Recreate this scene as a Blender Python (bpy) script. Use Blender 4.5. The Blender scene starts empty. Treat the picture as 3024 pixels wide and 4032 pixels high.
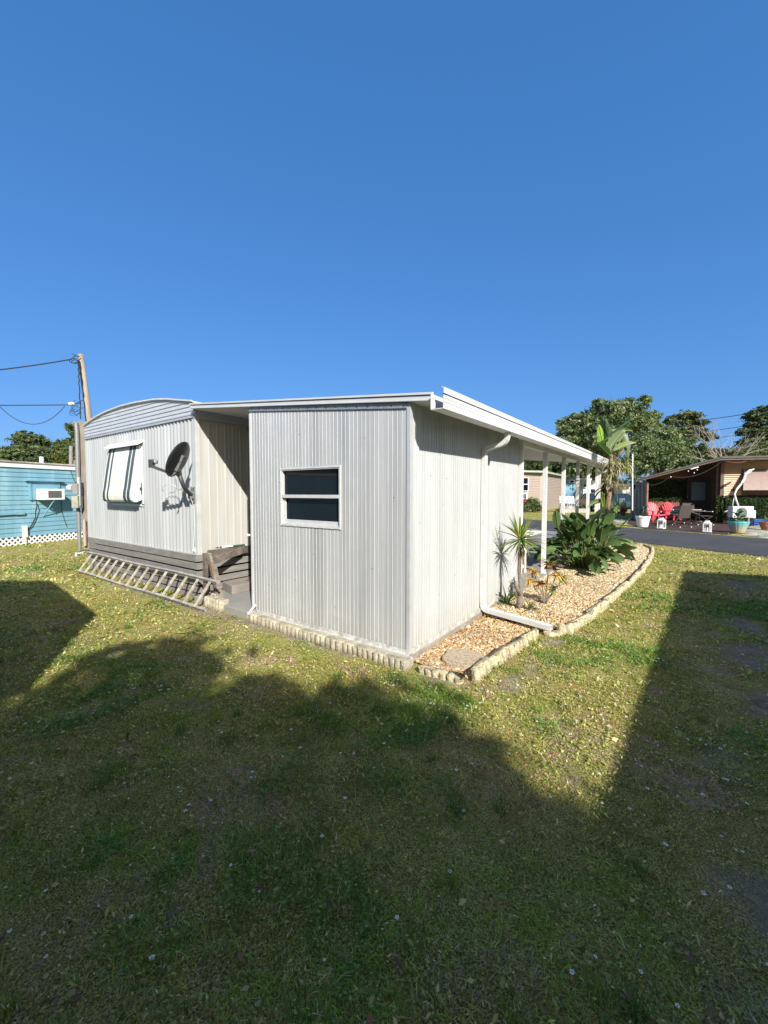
import bpy, bmesh, math, random
import numpy as np
from mathutils import Vector, Matrix
random.seed(7); RNG = np.random.default_rng(11)
S = bpy.context.scene; COL = S.collection
PI = math.pi; rad = math.radians
G = -0.08                                   # lawn level; 0 is the top of the carport slab
# ------------------------------------------------------------------ survey: sight lines measured from the photo station
F, CX, CY, YH, EH = 1585., 1512., 2016., 1940., 1.55
PITCH = math.atan((CY - YH) / F); YAW = rad(35.7)
FW = Vector((-math.sin(YAW)*math.cos(PITCH), math.cos(YAW)*math.cos(PITCH), -math.sin(PITCH)))
RT = Vector((math.cos(YAW), math.sin(YAW), 0)); UP = RT.cross(FW)
FH = Vector((-math.sin(YAW), math.cos(YAW), 0))
CAM = Vector((0, 0, EH))
def ray(u, v): return FW + RT*((u-CX)/F) - UP*((v-CY)/F)
def gz(u, v, z=G):
    d = ray(u, v); return CAM + d*((z-EH)/d.z)
def gy(u, v, y):
    d = ray(u, v); return CAM + d*(y/d.y)
def gx(u, v, x):
    d = ray(u, v); return CAM + d*(x/d.x)
def gd(u, v, d): return CAM + ray(u, v)*d
def V(*a): return Vector(a)
SUN = V(1, -.68, .79).normalized()
# ------------------------------------------------------------------ materials
MATS = {}
def nt(m):
    m.use_nodes = True; return m.node_tree.nodes, m.node_tree.links, m.node_tree.nodes['Principled BSDF']
def mat(name, col, rough=.6, metal=0., var=.12, scale=6., bump=0., bscale=None, col2=None, amt=.5, stretch=None, spec=.5, lo=.4, hi=.62, dirt=None, coat=0):
    """two noise layers: a slow brightness drift and an optional second colour (wear, dirt, stain)"""
    if name in MATS: return MATS[name]
    m = bpy.data.materials.new(name); n, l, p = nt(m)
    tc = n.new('ShaderNodeTexCoord'); src = tc.outputs['Object']
    if stretch:
        mp = n.new('ShaderNodeMapping'); mp.inputs['Scale'].default_value = stretch; l.new(src, mp.inputs[0]); src = mp.outputs[0]
    no = n.new('ShaderNodeTexNoise'); no.inputs['Scale'].default_value = scale; no.inputs['Detail'].default_value = 6
    l.new(src, no.inputs['Vector'])
    r = n.new('ShaderNodeMapRange'); r.inputs[1].default_value = .3; r.inputs[2].default_value = .7
    r.inputs[3].default_value = 1-var; r.inputs[4].default_value = 1+var; l.new(no.outputs[0], r.inputs[0])
    mul = n.new('ShaderNodeVectorMath'); mul.operation = 'SCALE'; l.new(r.outputs[0], mul.inputs['Scale'])
    base = None
    if col2:
        n2 = n.new('ShaderNodeTexNoise'); n2.inputs['Scale'].default_value = scale*.6; n2.inputs['Detail'].default_value = 8; n2.inputs['Roughness'].default_value = .65
        mp2 = n.new('ShaderNodeMapping'); mp2.inputs['Location'].default_value = (3.1, 7.7, 1.3); l.new(src, mp2.inputs[0]); l.new(mp2.outputs[0], n2.inputs['Vector'])
        r2 = n.new('ShaderNodeMapRange'); r2.inputs[1].default_value = lo; r2.inputs[2].default_value = hi; r2.inputs[4].default_value = amt
        l.new(n2.outputs[0], r2.inputs[0])
        mx = n.new('ShaderNodeMix'); mx.data_type = 'RGBA'; l.new(r2.outputs[0], mx.inputs[0])
        mx.inputs[6].default_value = (*col, 1); mx.inputs[7].default_value = (*col2, 1); l.new(mx.outputs[2], mul.inputs[0])
    else: mul.inputs[0].default_value = col
    if dirt:      # soil splashed and algae grown up the foot of the sheet, ragged by noise
        (dc_, z0_, z1_, am_) = dirt; ge = n.new('ShaderNodeNewGeometry'); se = n.new('ShaderNodeSeparateXYZ'); l.new(ge.outputs['Position'], se.inputs[0])
        nd = n.new('ShaderNodeTexNoise'); nd.inputs['Scale'].default_value = 9; nd.inputs['Detail'].default_value = 8; nd.inputs['Roughness'].default_value = .7; l.new(tc.outputs['Object'], nd.inputs['Vector'])
        ad = n.new('ShaderNodeMath'); ad.operation = 'MULTIPLY_ADD'; l.new(nd.outputs[0], ad.inputs[0]); ad.inputs[1].default_value = -(z1_-z0_)*1.4; l.new(se.outputs['Z'], ad.inputs[2])
        rd = n.new('ShaderNodeMapRange'); rd.inputs[1].default_value = z0_-(z1_-z0_)*.7; rd.inputs[2].default_value = z1_-(z1_-z0_)*.7; rd.inputs[3].default_value = am_; rd.inputs[4].default_value = 0; l.new(ad.outputs[0], rd.inputs[0])
        md = n.new('ShaderNodeMix'); md.data_type = 'RGBA'; l.new(rd.outputs[0], md.inputs[0]); l.new(mul.outputs[0], md.inputs[6]); md.inputs[7].default_value = (*dc_,1); l.new(md.outputs[2], p.inputs['Base Color'])
    else: l.new(mul.outputs[0], p.inputs['Base Color'])
    p.inputs['Roughness'].default_value = rough; p.inputs['Metallic'].default_value = metal
    p.inputs['Specular IOR Level'].default_value = spec
    if coat: p.inputs['Coat Weight'].default_value = coat
    if bump:
        nb = n.new('ShaderNodeTexNoise'); nb.inputs['Scale'].default_value = bscale or scale*6; nb.inputs['Detail'].default_value = 5
        l.new(src, nb.inputs['Vector']); b = n.new('ShaderNodeBump'); b.inputs['Strength'].default_value = bump; b.inputs['Distance'].default_value = .02
        l.new(nb.outputs[0], b.inputs['Height']); l.new(b.outputs[0], p.inputs['Normal'])
    m.diffuse_color = (*col, 1); MATS[name] = m; return m
def vmat(name, rough=.6, trans=0., spec=.3, metal=0., bump=0):
    """colour comes from the mesh's own per-piece colour"""
    if name in MATS: return MATS[name]
    m = bpy.data.materials.new(name); n, l, p = nt(m)
    a = n.new('ShaderNodeAttribute'); a.attribute_name = 'Col'; l.new(a.outputs['Color'], p.inputs['Base Color'])
    p.inputs['Roughness'].default_value = rough; p.inputs['Specular IOR Level'].default_value = spec; p.inputs['Metallic'].default_value = metal
    if bump:
        nb = n.new('ShaderNodeTexNoise'); nb.inputs['Scale'].default_value = bump; b = n.new('ShaderNodeBump'); b.inputs['Strength'].default_value = .6; b.inputs['Distance'].default_value = .01
        l.new(nb.outputs[0], b.inputs['Height']); l.new(b.outputs[0], p.inputs['Normal'])
    if trans:
        t = n.new('ShaderNodeBsdfTranslucent'); l.new(a.outputs['Color'], t.inputs[0]); mx = n.new('ShaderNodeMixShader'); mx.inputs[0].default_value = trans
        out = n['Material Output']; l.new(p.outputs[0], mx.inputs[1]); l.new(t.outputs[0], mx.inputs[2]); l.new(mx.outputs[0], out.inputs[0])
    MATS[name] = m; return m
WHITE = mat('white painted metal', (.68,.68,.665), .4, 0, .05, 3, .05, col2=(.5,.48,.42), amt=.35, lo=.52, hi=.75)
WHITEC = mat('white clean', (.82,.82,.80), .45, 0, .04, 5)
GLASS = mat('dark window glass', (.006,.009,.014), .04, 0, .1, 3, spec=.22)
GREYP = mat('grey painted wood', (.215,.20,.18), .7, 0, .16, 5, .25, 60, col2=(.27,.255,.23), amt=.5, stretch=(1,1,6))
OLDW = mat('old weathered wood', (.20,.165,.14), .85, 0, .3, 9, .5, 60, col2=(.36,.31,.26), amt=.8, stretch=(1,1,3))
DARKW = mat('dark weathered wood', (.095,.075,.065), .85, 0, .3, 9, .4, 60, col2=(.2,.16,.13), amt=.7)
CONC = mat('painted concrete', (.40,.40,.40), .75, 0, .1, 2.5, .15, 40, col2=(.27,.26,.25), amt=.6)
STEPC = mat('taupe step', (.27,.24,.215), .8, 0, .1, 4, .2, 40, col2=(.2,.18,.16), amt=.5)
BLOCK = mat('cream scalloped concrete', (.60,.54,.39), .9, 0, .25, 14, .8, 90, col2=(.28,.25,.19), amt=.85, dirt=((.17,.13,.09),-.09,-.02,.8))
BLACK = mat('black matt', (.012,.012,.013), .55, 0, .1, 6)
DGREY = mat('dark grey metal', (.075,.08,.085), .5, .2, .15, 12, .1)
CABW = mat('white cable', (.7,.7,.66), .6)
CABB = mat('black cable', (.015,.015,.016), .7)
# ------------------------------------------------------------------ object helpers
def tag(o, label=None, cat=None, group=None, kind=None):
    if label: o['label'] = label
    if cat: o['category'] = cat
    if group: o['group'] = group
    if kind: o['kind'] = kind
    return o
def empty(name, loc=(0,0,0), rz=0, label=None, cat=None, group=None):
    o = bpy.data.objects.new(name, None); COL.objects.link(o); o.location = loc; o.rotation_euler = (0,0,rz); o.empty_display_size = .2
    return tag(o, label, cat, group)
def copy_tree(o, parent=None):
    c = o.copy(); COL.objects.link(c); c.parent = parent
    for ch in [x for x in COL.objects if x.parent == o]: copy_tree(ch, c)
    return c
class MB:
    def __init__(s): s.v = []; s.f = []; s.m = []; s.c = []
    def add(s, vs, fs, m=0, col=None):
        b = len(s.v); s.v += [tuple(p) for p in vs]
        for f in fs: s.f.append([b+i for i in f]); s.m.append(m)
        s.c += [col or (1,1,1)]*len(vs)
    def box(s, a, b, m=0, col=None):
        x0,y0,z0 = a; x1,y1,z1 = b
        x0,x1 = sorted((x0,x1)); y0,y1 = sorted((y0,y1)); z0,z1 = sorted((z0,z1))
        vs = [(x0,y0,z0),(x1,y0,z0),(x1,y1,z0),(x0,y1,z0),(x0,y0,z1),(x1,y0,z1),(x1,y1,z1),(x0,y1,z1)]
        s.add(vs, [(0,3,2,1),(4,5,6,7),(0,1,5,4),(1,2,6,5),(2,3,7,6),(3,0,4,7)], m, col)
    def hexa(s, vs, m=0, col=None): s.add(vs, [(0,3,2,1),(4,5,6,7),(0,1,5,4),(1,2,6,5),(2,3,7,6),(3,0,4,7)], m, col)
    def bar(s, p, q, w, h, up=(0,0,1), m=0, col=None):
        p = Vector(p); q = Vector(q); d = (q-p).normalized(); up = Vector(up)
        if abs(d.dot(up)) > .98: up = Vector((1,0,0))
        r = d.cross(up).normalized(); u = r.cross(d)
        vs = [e + r*(sx*w/2) + u*(sz*h/2) for sz in (-1,1) for e, sx in ((p,-1),(q,-1),(q,1),(p,1))]
        s.hexa(vs, m, col)
    def tube(s, pts, r, n=8, m=0, cap=True, col=None, flat=1.):
        pts = [Vector(p) for p in pts]; rs = r if isinstance(r, (list,tuple)) else [r]*len(pts)
        vs = []; prev = None
        for i, p in enumerate(pts):
            d = (pts[min(i+1,len(pts)-1)] - pts[max(i-1,0)]).normalized()
            if prev is None:
                a = Vector((0,0,1)) if abs(d.z) < .9 else Vector((1,0,0)); prev = d.cross(a).normalized()
            a = (prev - d*prev.dot(d)).normalized(); b = d.cross(a); prev = a
            for k in range(n):
                t = 2*PI*k/n; vs.append(p + (a*math.cos(t) + b*math.sin(t)*flat)*rs[i])
        fs = []
        for i in range(len(pts)-1):
            for k in range(n): fs.append((i*n+k, i*n+(k+1)%n, (i+1)*n+(k+1)%n, (i+1)*n+k))
        if cap: fs.append(tuple(range(n))[::-1]); fs.append(tuple((len(pts)-1)*n+k for k in range(n)))
        s.add(vs, fs, m, col)
    def lathe(s, c, prof, n=20, m=0, flute=0, nf=0):
        c = Vector(c); vs = []
        for r, z in prof:
            for k in range(n):
                t = 2*PI*k/n; rr = r*(1 + flute*math.cos(nf*t)); vs.append(c + V(rr*math.cos(t), rr*math.sin(t), z))
        fs = [(i*n+k, i*n+(k+1)%n, (i+1)*n+(k+1)%n, (i+1)*n+k) for i in range(len(prof)-1) for k in range(n)]
        fs.append(tuple(range(n))[::-1]); fs.append(tuple((len(prof)-1)*n+k for k in range(n)))
        s.add(vs, fs, m)
    def extrude(s, prof, fn0, fn1, m=0, close=True, caps=True):
        """profile points mapped by two functions to its two ends"""
        n = len(prof); vs = [fn0(*p) for p in prof] + [fn1(*p) for p in prof]
        fs = [(i, (i+1)%n, n+(i+1)%n, n+i) for i in range(n if close else n-1)]
        if caps and close: fs += [tuple(range(n))[::-1], tuple(range(n,2*n))]
        s.add(vs, fs, m)
    def build(s, name, mats, parent=None, smooth=False, bevel=0, loc=None):
        me = bpy.data.meshes.new(name); me.from_pydata(s.v, [], s.f); me.validate(clean_customdata=False)
        for mm in (mats if isinstance(mats, (list,tuple)) else [mats]): me.materials.append(mm)
        if len(me.polygons) == len(s.m): me.polygons.foreach_set('material_index', s.m)
        if any(c != (1,1,1) for c in s.c):
            a = me.color_attributes.new('Col', 'FLOAT_COLOR', 'POINT')
            a.data.foreach_set('color', np.array([(*c,1) for c in s.c], dtype=np.float32).ravel())
        bm = bmesh.new(); bm.from_mesh(me); bmesh.ops.recalc_face_normals(bm, faces=bm.faces); bm.to_mesh(me); bm.free()
        if smooth: me.polygons.foreach_set('use_smooth', [True]*len(me.polygons))
        o = bpy.data.objects.new(name, me); COL.objects.link(o)
        if parent: o.parent = parent
        if loc: o.location = loc
        if bevel:
            b = o.modifiers.new('b','BEVEL'); b.width = bevel; b.segments = 2; b.limit_method = 'ANGLE'; b.angle_limit = rad(40)
        return o
def rehome(root, objs=None):
    """world-built parts under an Empty that stands elsewhere: shift mesh data into the Empty's frame"""
    bpy.context.view_layer.update()
    inv = root.matrix_world.inverted()
    for ch in [x for x in COL.objects if x.parent == root]:
        ch.data.transform(inv)
        for g in [x for x in COL.objects if x.parent == ch]: g.data.transform(inv)
    return root
def npmesh(name, verts, faces_per, nv, colors, material, parent=None, smooth=False):
    """verts (N*nv,3); faces_per: list of index tuples inside one element (all the same length)"""
    N = len(verts)//nv; flat = np.array([i for f in faces_per for i in f]); lens = np.array([len(f) for f in faces_per]); T = len(flat)
    idx = (np.arange(N)[:,None]*nv + flat[None]).reshape(-1); nf = N*len(lens); me = bpy.data.meshes.new(name)
    st_ = (np.arange(N)[:,None]*T + np.concatenate([[0], np.cumsum(lens)[:-1]])[None]).reshape(-1)
    me.vertices.add(N*nv); me.vertices.foreach_set('co', verts.astype(np.float32).ravel())
    me.loops.add(N*T); me.loops.foreach_set('vertex_index', idx.astype(np.int32))
    me.polygons.add(nf); me.polygons.foreach_set('loop_start', st_.astype(np.int32)); me.polygons.foreach_set('loop_total', np.tile(lens, N).astype(np.int32))
    if smooth: me.polygons.foreach_set('use_smooth', np.ones(nf, dtype=bool))
    me.update(calc_edges=True)
    if colors is not None:
        a = me.color_attributes.new('Col', 'FLOAT_COLOR', 'POINT')
        c = np.ones((N*nv,4), dtype=np.float32); c[:,:3] = np.repeat(colors, nv, axis=0) if len(colors) == N else colors
        a.data.foreach_set('color', c.ravel())
    me.materials.append(material)
    o = bpy.data.objects.new(name, me); COL.objects.link(o)
    if parent: o.parent = parent
    return o
# value noise for planting
_T = RNG.random((64,64))
def vnoise(x, y, s, ox=0.):
    x = np.asarray(x)/s + 100.3 + ox; y = np.asarray(y)/s + 100.7 + ox*1.7
    xi = np.floor(x).astype(int); yi = np.floor(y).astype(int); fx = x-xi; fy = y-yi; fx = fx*fx*(3-2*fx); fy = fy*fy*(3-2*fy)
    g = lambda a, b: _T[a % 64, b % 64]
    return (g(xi,yi)*(1-fx)+g(xi+1,yi)*fx)*(1-fy) + (g(xi,yi+1)*(1-fx)+g(xi+1,yi+1)*fx)*fy
def fnoise(x, y, s, ox=0.): return (vnoise(x,y,s,ox)*.55 + vnoise(x,y,s*.45,ox+3)*.3 + vnoise(x,y,s*.2,ox+9)*.15)

# ================================================================== GROUND
ROADN = lambda x: 15.0 - .58*x              # near and far kerb lines of the asphalt lane
ROADF = lambda x: 20.9 - .58*x
BED = [(-2.02,3.25),(-1.48,3.21),(-1.385,3.25),(-1.23,4.90),(-.93,4.90),(-.843,5.45),(-.765,6.32),(-.628,7.7),(-.537,8.98),(-.449,10.2),(-.40,13.1),(-.66,14.5),(-1.24,14.85),(-2.02,14.9)]
def inpoly(x, y, poly):
    x = np.asarray(x); y = np.asarray(y); c = np.zeros(x.shape, bool); j = len(poly)-1
    for i in range(len(poly)):
        xi, yi = poly[i]; xj, yj = poly[j]
        c ^= ((yi > y) != (yj > y)) & (x < (xj-xi)*(y-yi)/(yj-yi+1e-12)+xi); j = i
    return c
def sandmask(x, y):
    """bare sandy soil: a worn wheel track at the right, strips along the shed, the bed and the skirting, random thin spots"""
    m = np.clip((fnoise(x,y,.55,5)-.66)*4, 0, .7)
    tr = np.exp(-((x-(.62+.09*(y-5)))/.33)**2)*((y > 3.9)&(y < 9.8)); m = np.maximum(m, tr*np.clip((fnoise(x,y,.6,2)-.22)*3.2,0,1))
    st = np.exp(-((y-(3.02-.02*(x+3)))/.14)**2)*((x > -5.2)&(x < -2.5)); m = np.maximum(m, st*np.clip(1.5*fnoise(x,y,.5,4)+.1,0,1))
    ln = np.exp(-((y-3.0)/.2)**2)*((x > -8.5)&(x < -4.6)); m = np.maximum(m, ln*.85)
    be = np.exp(-(((x+1.05)-(y-3.9)*.08)/.16)**2)*((y > 3.2)&(y < 4.7)); m = np.maximum(m, be*np.clip((fnoise(x,y,.4,7)-.25)*3,0,1))
    be = np.exp(-((x+1.62)/.3)**2-((y-3.08)/.12)**2); m = np.maximum(m, be*.9)
    return m
xs = np.unique(np.concatenate([np.arange(-8,4,.08), np.arange(-24,16,.5), np.linspace(-260,260,27)]))
ys = np.unique(np.concatenate([np.arange(-1,12,.08), np.arange(-10,34,.5), np.linspace(-260,260,27)]))
gxx, gyy = np.meshgrid(xs, ys); near = (np.abs(gxx+2) < 6.2)&(gyy > -1.2)&(gyy < 12.2)
hz = np.where(near & ~inpoly(gxx,gyy,BED), (fnoise(gxx,gyy,.8,1)-.5)*.035, 0.) - .004
gverts = np.stack([gxx, gyy, G+hz], -1).reshape(-1,3)
nx = len(xs); ii, jj = np.meshgrid(np.arange(nx-1), np.arange(len(ys)-1)); a = (jj*nx+ii).ravel()
me = bpy.data.meshes.new('lawn'); gf = np.stack([a, a+1, a+nx+1, a+nx], -1)
me.vertices.add(len(gverts)); me.vertices.foreach_set('co', gverts.astype(np.float32).ravel())
me.loops.add(gf.size); me.loops.foreach_set('vertex_index', gf.astype(np.int32).ravel())
me.polygons.add(len(gf)); me.polygons.foreach_set('loop_start', np.arange(0,gf.size,4,dtype=np.int32)); me.polygons.foreach_set('loop_total', np.full(len(gf),4,dtype=np.int32))
me.polygons.foreach_set('use_smooth', np.ones(len(gf),dtype=bool)); me.update(calc_edges=True)
at = me.color_attributes.new('Sand', 'FLOAT_COLOR', 'POINT'); sm = sandmask(gxx.ravel(), gyy.ravel())
at.data.foreach_set('color', np.stack([sm,sm,sm,np.ones_like(sm)],-1).astype(np.float32).ravel())
gm = bpy.data.materials.new('lawn soil and thatch'); n, l, p = nt(gm)
tc = n.new('ShaderNodeTexCoord')
def noise(sc, det=8, ro=.6):
    t = n.new('ShaderNodeTexNoise'); t.inputs['Scale'].default_value = sc; t.inputs['Detail'].default_value = det; t.inputs['Roughness'].default_value = ro; l.new(tc.outputs['Object'], t.inputs['Vector']); return t
def ramp(src, stops):
    r = n.new('ShaderNodeValToRGB'); e = r.color_ramp.elements
    while len(e) > 1: e.remove(e[0])
    e[0].position = stops[0][0]; e[0].color = (*stops[0][1],1)
    for ps, c in stops[1:]: q = e.new(ps); q.color = (*c,1)
    l.new(src, r.inputs[0]); return r
r1 = ramp(noise(1.3).outputs[0], [(.3,(.20,.22,.075)),(.45,(.32,.31,.13)),(.58,(.40,.36,.19)),(.7,(.26,.27,.11))])
r2 = ramp(noise(120,8,.75).outputs[0], [(.36,(.08,.08,.05)),(.49,(.75,.70,.5)),(.62,(2.1,1.95,1.4))])
mm = n.new('ShaderNodeMix'); mm.data_type = 'RGBA'; mm.blend_type = 'MULTIPLY'; mm.inputs[0].default_value = 1; l.new(r1.outputs[0], mm.inputs[6]); l.new(r2.outputs[0], mm.inputs[7])
sa = n.new('ShaderNodeAttribute'); sa.attribute_name = 'Sand'
r3 = ramp(noise(9,10,.7).outputs[0], [(.3,(.16,.125,.10)),(.5,(.27,.225,.185)),(.7,(.36,.31,.26))])
m2 = n.new('ShaderNodeMix'); m2.data_type = 'RGBA'; sb_ = n.new('ShaderNodeMath'); sb_.operation = 'MULTIPLY_ADD'; sb_.inputs[1].default_value = 1.6; l.new(noise(7,8,.7).outputs[0], sb_.inputs[0]); sb_.inputs[2].default_value = -1.1
sc_ = n.new('ShaderNodeMath'); sc_.operation = 'ADD'; sc_.use_clamp = True; l.new(sa.outputs['Fac'], sc_.inputs[0]); l.new(sb_.outputs[0], sc_.inputs[1]); se_ = n.new('ShaderNodeMath'); se_.operation = 'MULTIPLY'; se_.use_clamp = True; l.new(sc_.outputs[0], se_.inputs[0]); se_.inputs[1].default_value = 1.3; l.new(se_.outputs[0], m2.inputs[0]); l.new(mm.outputs[2], m2.inputs[6]); l.new(r3.outputs[0], m2.inputs[7])
l.new(m2.outputs[2], p.inputs['Base Color']); p.inputs['Roughness'].default_value = .95; p.inputs['Specular IOR Level'].default_value = .1
b = n.new('ShaderNodeBump'); b.inputs['Strength'].default_value = .8; b.inputs['Distance'].default_value = .03; l.new(noise(40,8,.7).outputs[0], b.inputs['Height']); l.new(b.outputs[0], p.inputs['Normal'])
me.materials.append(gm); o = bpy.data.objects.new('lawn', me); COL.objects.link(o); tag(o, kind='structure')
# asphalt lane
ASPH = mat('asphalt', (.048,.049,.052), .9, 0, .18, 1.2, .6, 140, col2=(.075,.074,.072), amt=.6)
mb = MB(); st = np.linspace(-60, 40, 60)
for i in range(len(st)-1):
    x0, x1 = st[i], st[i+1]; w0 = .06*math.sin(i*1.7); w1 = .06*math.sin((i+1)*1.7)
    mb.add([(x0,ROADN(x0)+w0,G+.008),(x1,ROADN(x1)+w1,G+.008),(x1,ROADF(x1)-w1,G+.008),(x0,ROADF(x0)-w0,G+.008)], [(0,1,2,3)])
tag(mb.build('road', ASPH), kind='structure')
# painted concrete slab under carport, out to the lane
SL = mat('grey deck paint slab', (.30,.285,.26), .6, 0, .1, 1.4, .1, 60, col2=(.20,.20,.205), amt=.5)
mb = MB(); mb.extrude([(-5.80,3.19),(-4.46,3.155),(-4.46,3.3),(-2.06,3.3),(-2.06,6.46),(-1.93,6.46),(-1.93,15.95),(-5.80,18.2)], lambda x,y: V(x,y,G-.1), lambda x,y: V(x,y,0))
o = mb.build('driveway', SL, bevel=.008); tag(o, kind='structure')
# dark mulch patio across the lane, pale shell strip
MUL = mat('dark red brown mulch', (.075,.035,.028), .95, 0, .3, 20, .9, 60, col2=(.03,.018,.016), amt=.8)
mb = MB(); pts = [gz(2470,2062),gz(2540,2082),gz(2700,2093),gz(2862,2106),gz(2905,2100),gz(2960,2066),gz(3060,2060),gz(3060,2035),gz(2480,2035)]
mb.add([V(q.x,q.y,G+.014) for q in pts], [tuple(range(len(pts)))]); tag(mb.build('patio', MUL), kind='structure')
SHL = mat('pale crushed shell', (.50,.48,.42), .95, 0, .3, 3, .8, 40, col2=(.16,.17,.08), amt=.95, lo=.42, hi=.6)
mb = MB()
for pp in ([(2395,2046),(2440,2043),(2475,2048),(2470,2058),(2425,2060)], [(2915,2106),(2960,2070),(3060,2070),(3080,2100),(3060,2128)]):
    q = [gz(*t) for t in pp]; mb.add([V(t.x,t.y,G+.010) for t in q], [tuple(range(len(q)))])
tag(mb.build('path', SHL), kind='structure')
# ================================================================== SHED
ALU = mat('aged aluminium siding', (.51,.515,.51), .45, .18, .14, 2.0, .12, 14, col2=(.36,.365,.365), amt=.75, stretch=(4,4,.16), dirt=((.36,.33,.27),.0,.22,.55))
ALUW = mat('chalky sunlit siding', (.50,.515,.505), .55, .05, .10, 2.2, .10, 14, col2=(.43,.435,.41), amt=.5, stretch=(3,3,.22), dirt=((.40,.36,.27),.0,.35,.6))
RIBM = mat('rib edge', (.70,.70,.69), .4, .1, .1, 8)
GALV = mat('galvanised flashing', (.28,.285,.29), .45, .25, .2, 20, .1)
TRIM = mat('trim silver', (.60,.60,.59), .45, .08, .1, 9, .05)
X0, X1, YF, YB = -4.43, -2.02, 3.225, 6.45
ztop = lambda x: 2.366 + (-1.753-x)*.103 - .003
shed = empty('metal_shed', (-3.2,4.8,0), 0, 'ribbed aluminium shed with one dark sliding window under the white carport roof', 'shed')
WX0, WX1, WZ0, WZ1 = -3.835, -2.90, 1.175, 1.822
mb = MB()
def wallq(x0,x1,z0,z1a,z1b):   # panel with a sloped top
    mb.hexa([(x0,YF,z0),(x1,YF,z0),(x1,YF+.03,z0),(x0,YF+.03,z0),(x0,YF,z1a),(x1,YF,z1b),(x1,YF+.03,z1b),(x0,YF+.03,z1a)])
wallq(X0,WX0,0,ztop(X0),ztop(WX0)); wallq(WX1,X1,0,ztop(WX1),ztop(X1)); wallq(WX0,WX1,0,WZ0,WZ0); wallq(WX0,WX1,WZ1,ztop(WX0),ztop(WX1))
k = 0; x = X0+.03
while x < X1-.02:
    step = .0545; w = .0024
    segs = [(.03, ztop(x)-.04)]
    if WX0-.02 < x < WX1+.02: segs = [(.03, WZ0-.03), (WZ1+.03, ztop(x)-.04)]
    for z0, z1 in segs:
        mb.add([(x-w,YF-.001,z0),(x-w*.6,YF-.004,z0),(x+w*.6,YF-.004,z0),(x+w,YF-.001,z0),(x-w,YF-.001,z1),(x-w*.6,YF-.004,z1),(x+w*.6,YF-.004,z1),(x+w,YF-.001,z1)],
               [(0,1,5,4),(1,2,6,5),(2,3,7,6)], 1)
        mb.add([(x+w+.001,YF-.0008,z0),(x+w+.0025+.0025*(k % 3),YF-.0008,z0),(x+w+.0025+.0025*(k % 3),YF-.0008,z1),(x+w+.001,YF-.0008,z1)], [(0,1,2,3)], 2)  # flat darker strip right of each rib paints its side shade
    x += step*(1.12 if k % 11 == 5 else .97+.05*random.random()); k += 1
for sx_ in (X0+.62, X0+1.22, X0+1.83):                      # lapped sheet joints with a row of screws; darker strip paints the lap's shade
    z1 = WZ0-.03 if WX0 < sx_ < WX1 else ztop(sx_)-.06
    mb.box((sx_,YF-.0028,.03),(sx_+.016,YF-.0006,z1)); mb.box((sx_+.016,YF-.0012,.03),(sx_+.0185,YF-.0005,z1), 2)
for (px_,pz_) in ((-3.62,.52),(-2.46,.78),(-3.52,2.22),(-2.98,.30),(-2.2,1.5),(-4.1,.4),(-3.3,.85),(-2.55,2.1)):
    mb.box((px_,YF-.006,pz_),(px_+.007,YF-.0008,pz_+.007), 3)
mb.build('front_wall', [ALU, RIBM, mat('rib crease', (.36,.36,.355), .5, .1, .05, 8), mat('spot', (.12,.10,.08), .8)], shed)
mb = MB(); ZR = lambda y: 2.40 + (y-3.2)*.01
mb.hexa([(X1-.03,YF+.03,0),(X1,YF+.03,0),(X1,YB,0),(X1-.03,YB,0),(X1-.03,YF+.03,ZR(YF)),(X1,YF+.03,ZR(YF)),(X1,YB,ZR(YB)),(X1-.03,YB,ZR(YB))])
y = YF+.04; k = 0
while y < YB-.03:
    w = .003
    mb.add([(X1+.001,y-w,.03),(X1+.006,y-w*.5,.03),(X1+.006,y+w*.5,.03),(X1+.001,y+w,.03),(X1+.001,y-w,ZR(y)-.03),(X1+.006,y-w*.5,ZR(y)-.03),(X1+.006,y+w*.5,ZR(y)-.03),(X1+.001,y+w,ZR(y)-.03)],
           [(0,1,5,4),(1,2,6,5),(2,3,7,6)], 1)
    y += .052 if k % 6 else .060; k += 1
for sy_ in (3.82,4.43,5.04,5.65):
    mb.box((X1+.0008,sy_,.03),(X1+.003,sy_+.014,ZR(sy_)-.04)); mb.box((X1+.0004,sy_+.014,.03),(X1+.0012,sy_+.017,ZR(sy_)-.04), 2)  # the thin dark strip paints the shade line beside each lap
    for i in range(8): mb.box((X1+.003,sy_+.005,.15+i*.3),(X1+.006,sy_+.010,.155+i*.3), 2)
for (py_,pz_) in ((3.55,2.15),(3.62,1.72),(3.98,1.70),(3.9,1.42),(4.5,1.6),(3.42,1.25),(3.8,.92),(3.7,1.9),(5.3,2.2),(5.5,1.2),(4.2,.6)):
    mb.box((X1+.0006,py_,pz_),(X1+.004,py_+.009,pz_+.009), 2)
mb.build('side_wall', [ALUW, mat('rib edge warm', (.58,.59,.58), .5, .05, .08, 8), mat('spot', (.12,.10,.08), .8)], shed)
mb = MB(); mb.box((X0,YF+.03,0),(X0+.03,YB,2.6))
for k in range(50):
    y = YF+.06+k*.0635; mb.box((X0-.006,y,.03),(X0-.0005,y+.006,2.58))
mb.build('side_wall', ALU, shed)
mb = MB(); mb.box((X0+.03,YB-.03,0),(X1-.03,YB,2.36)); mb.build('back_wall', ALUW, shed)
mb = MB(); mb.box((X0+.04,YF+.05,.001),(X1-.04,YF+1.2,.012)); mb.box((X0+.04,YF+1.2,.02),(X1-.04,YF+1.22,2.3)); mb.build('interior_shade', BLACK, shed)  # black floor and screen stand in for the unlit shed interior
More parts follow.
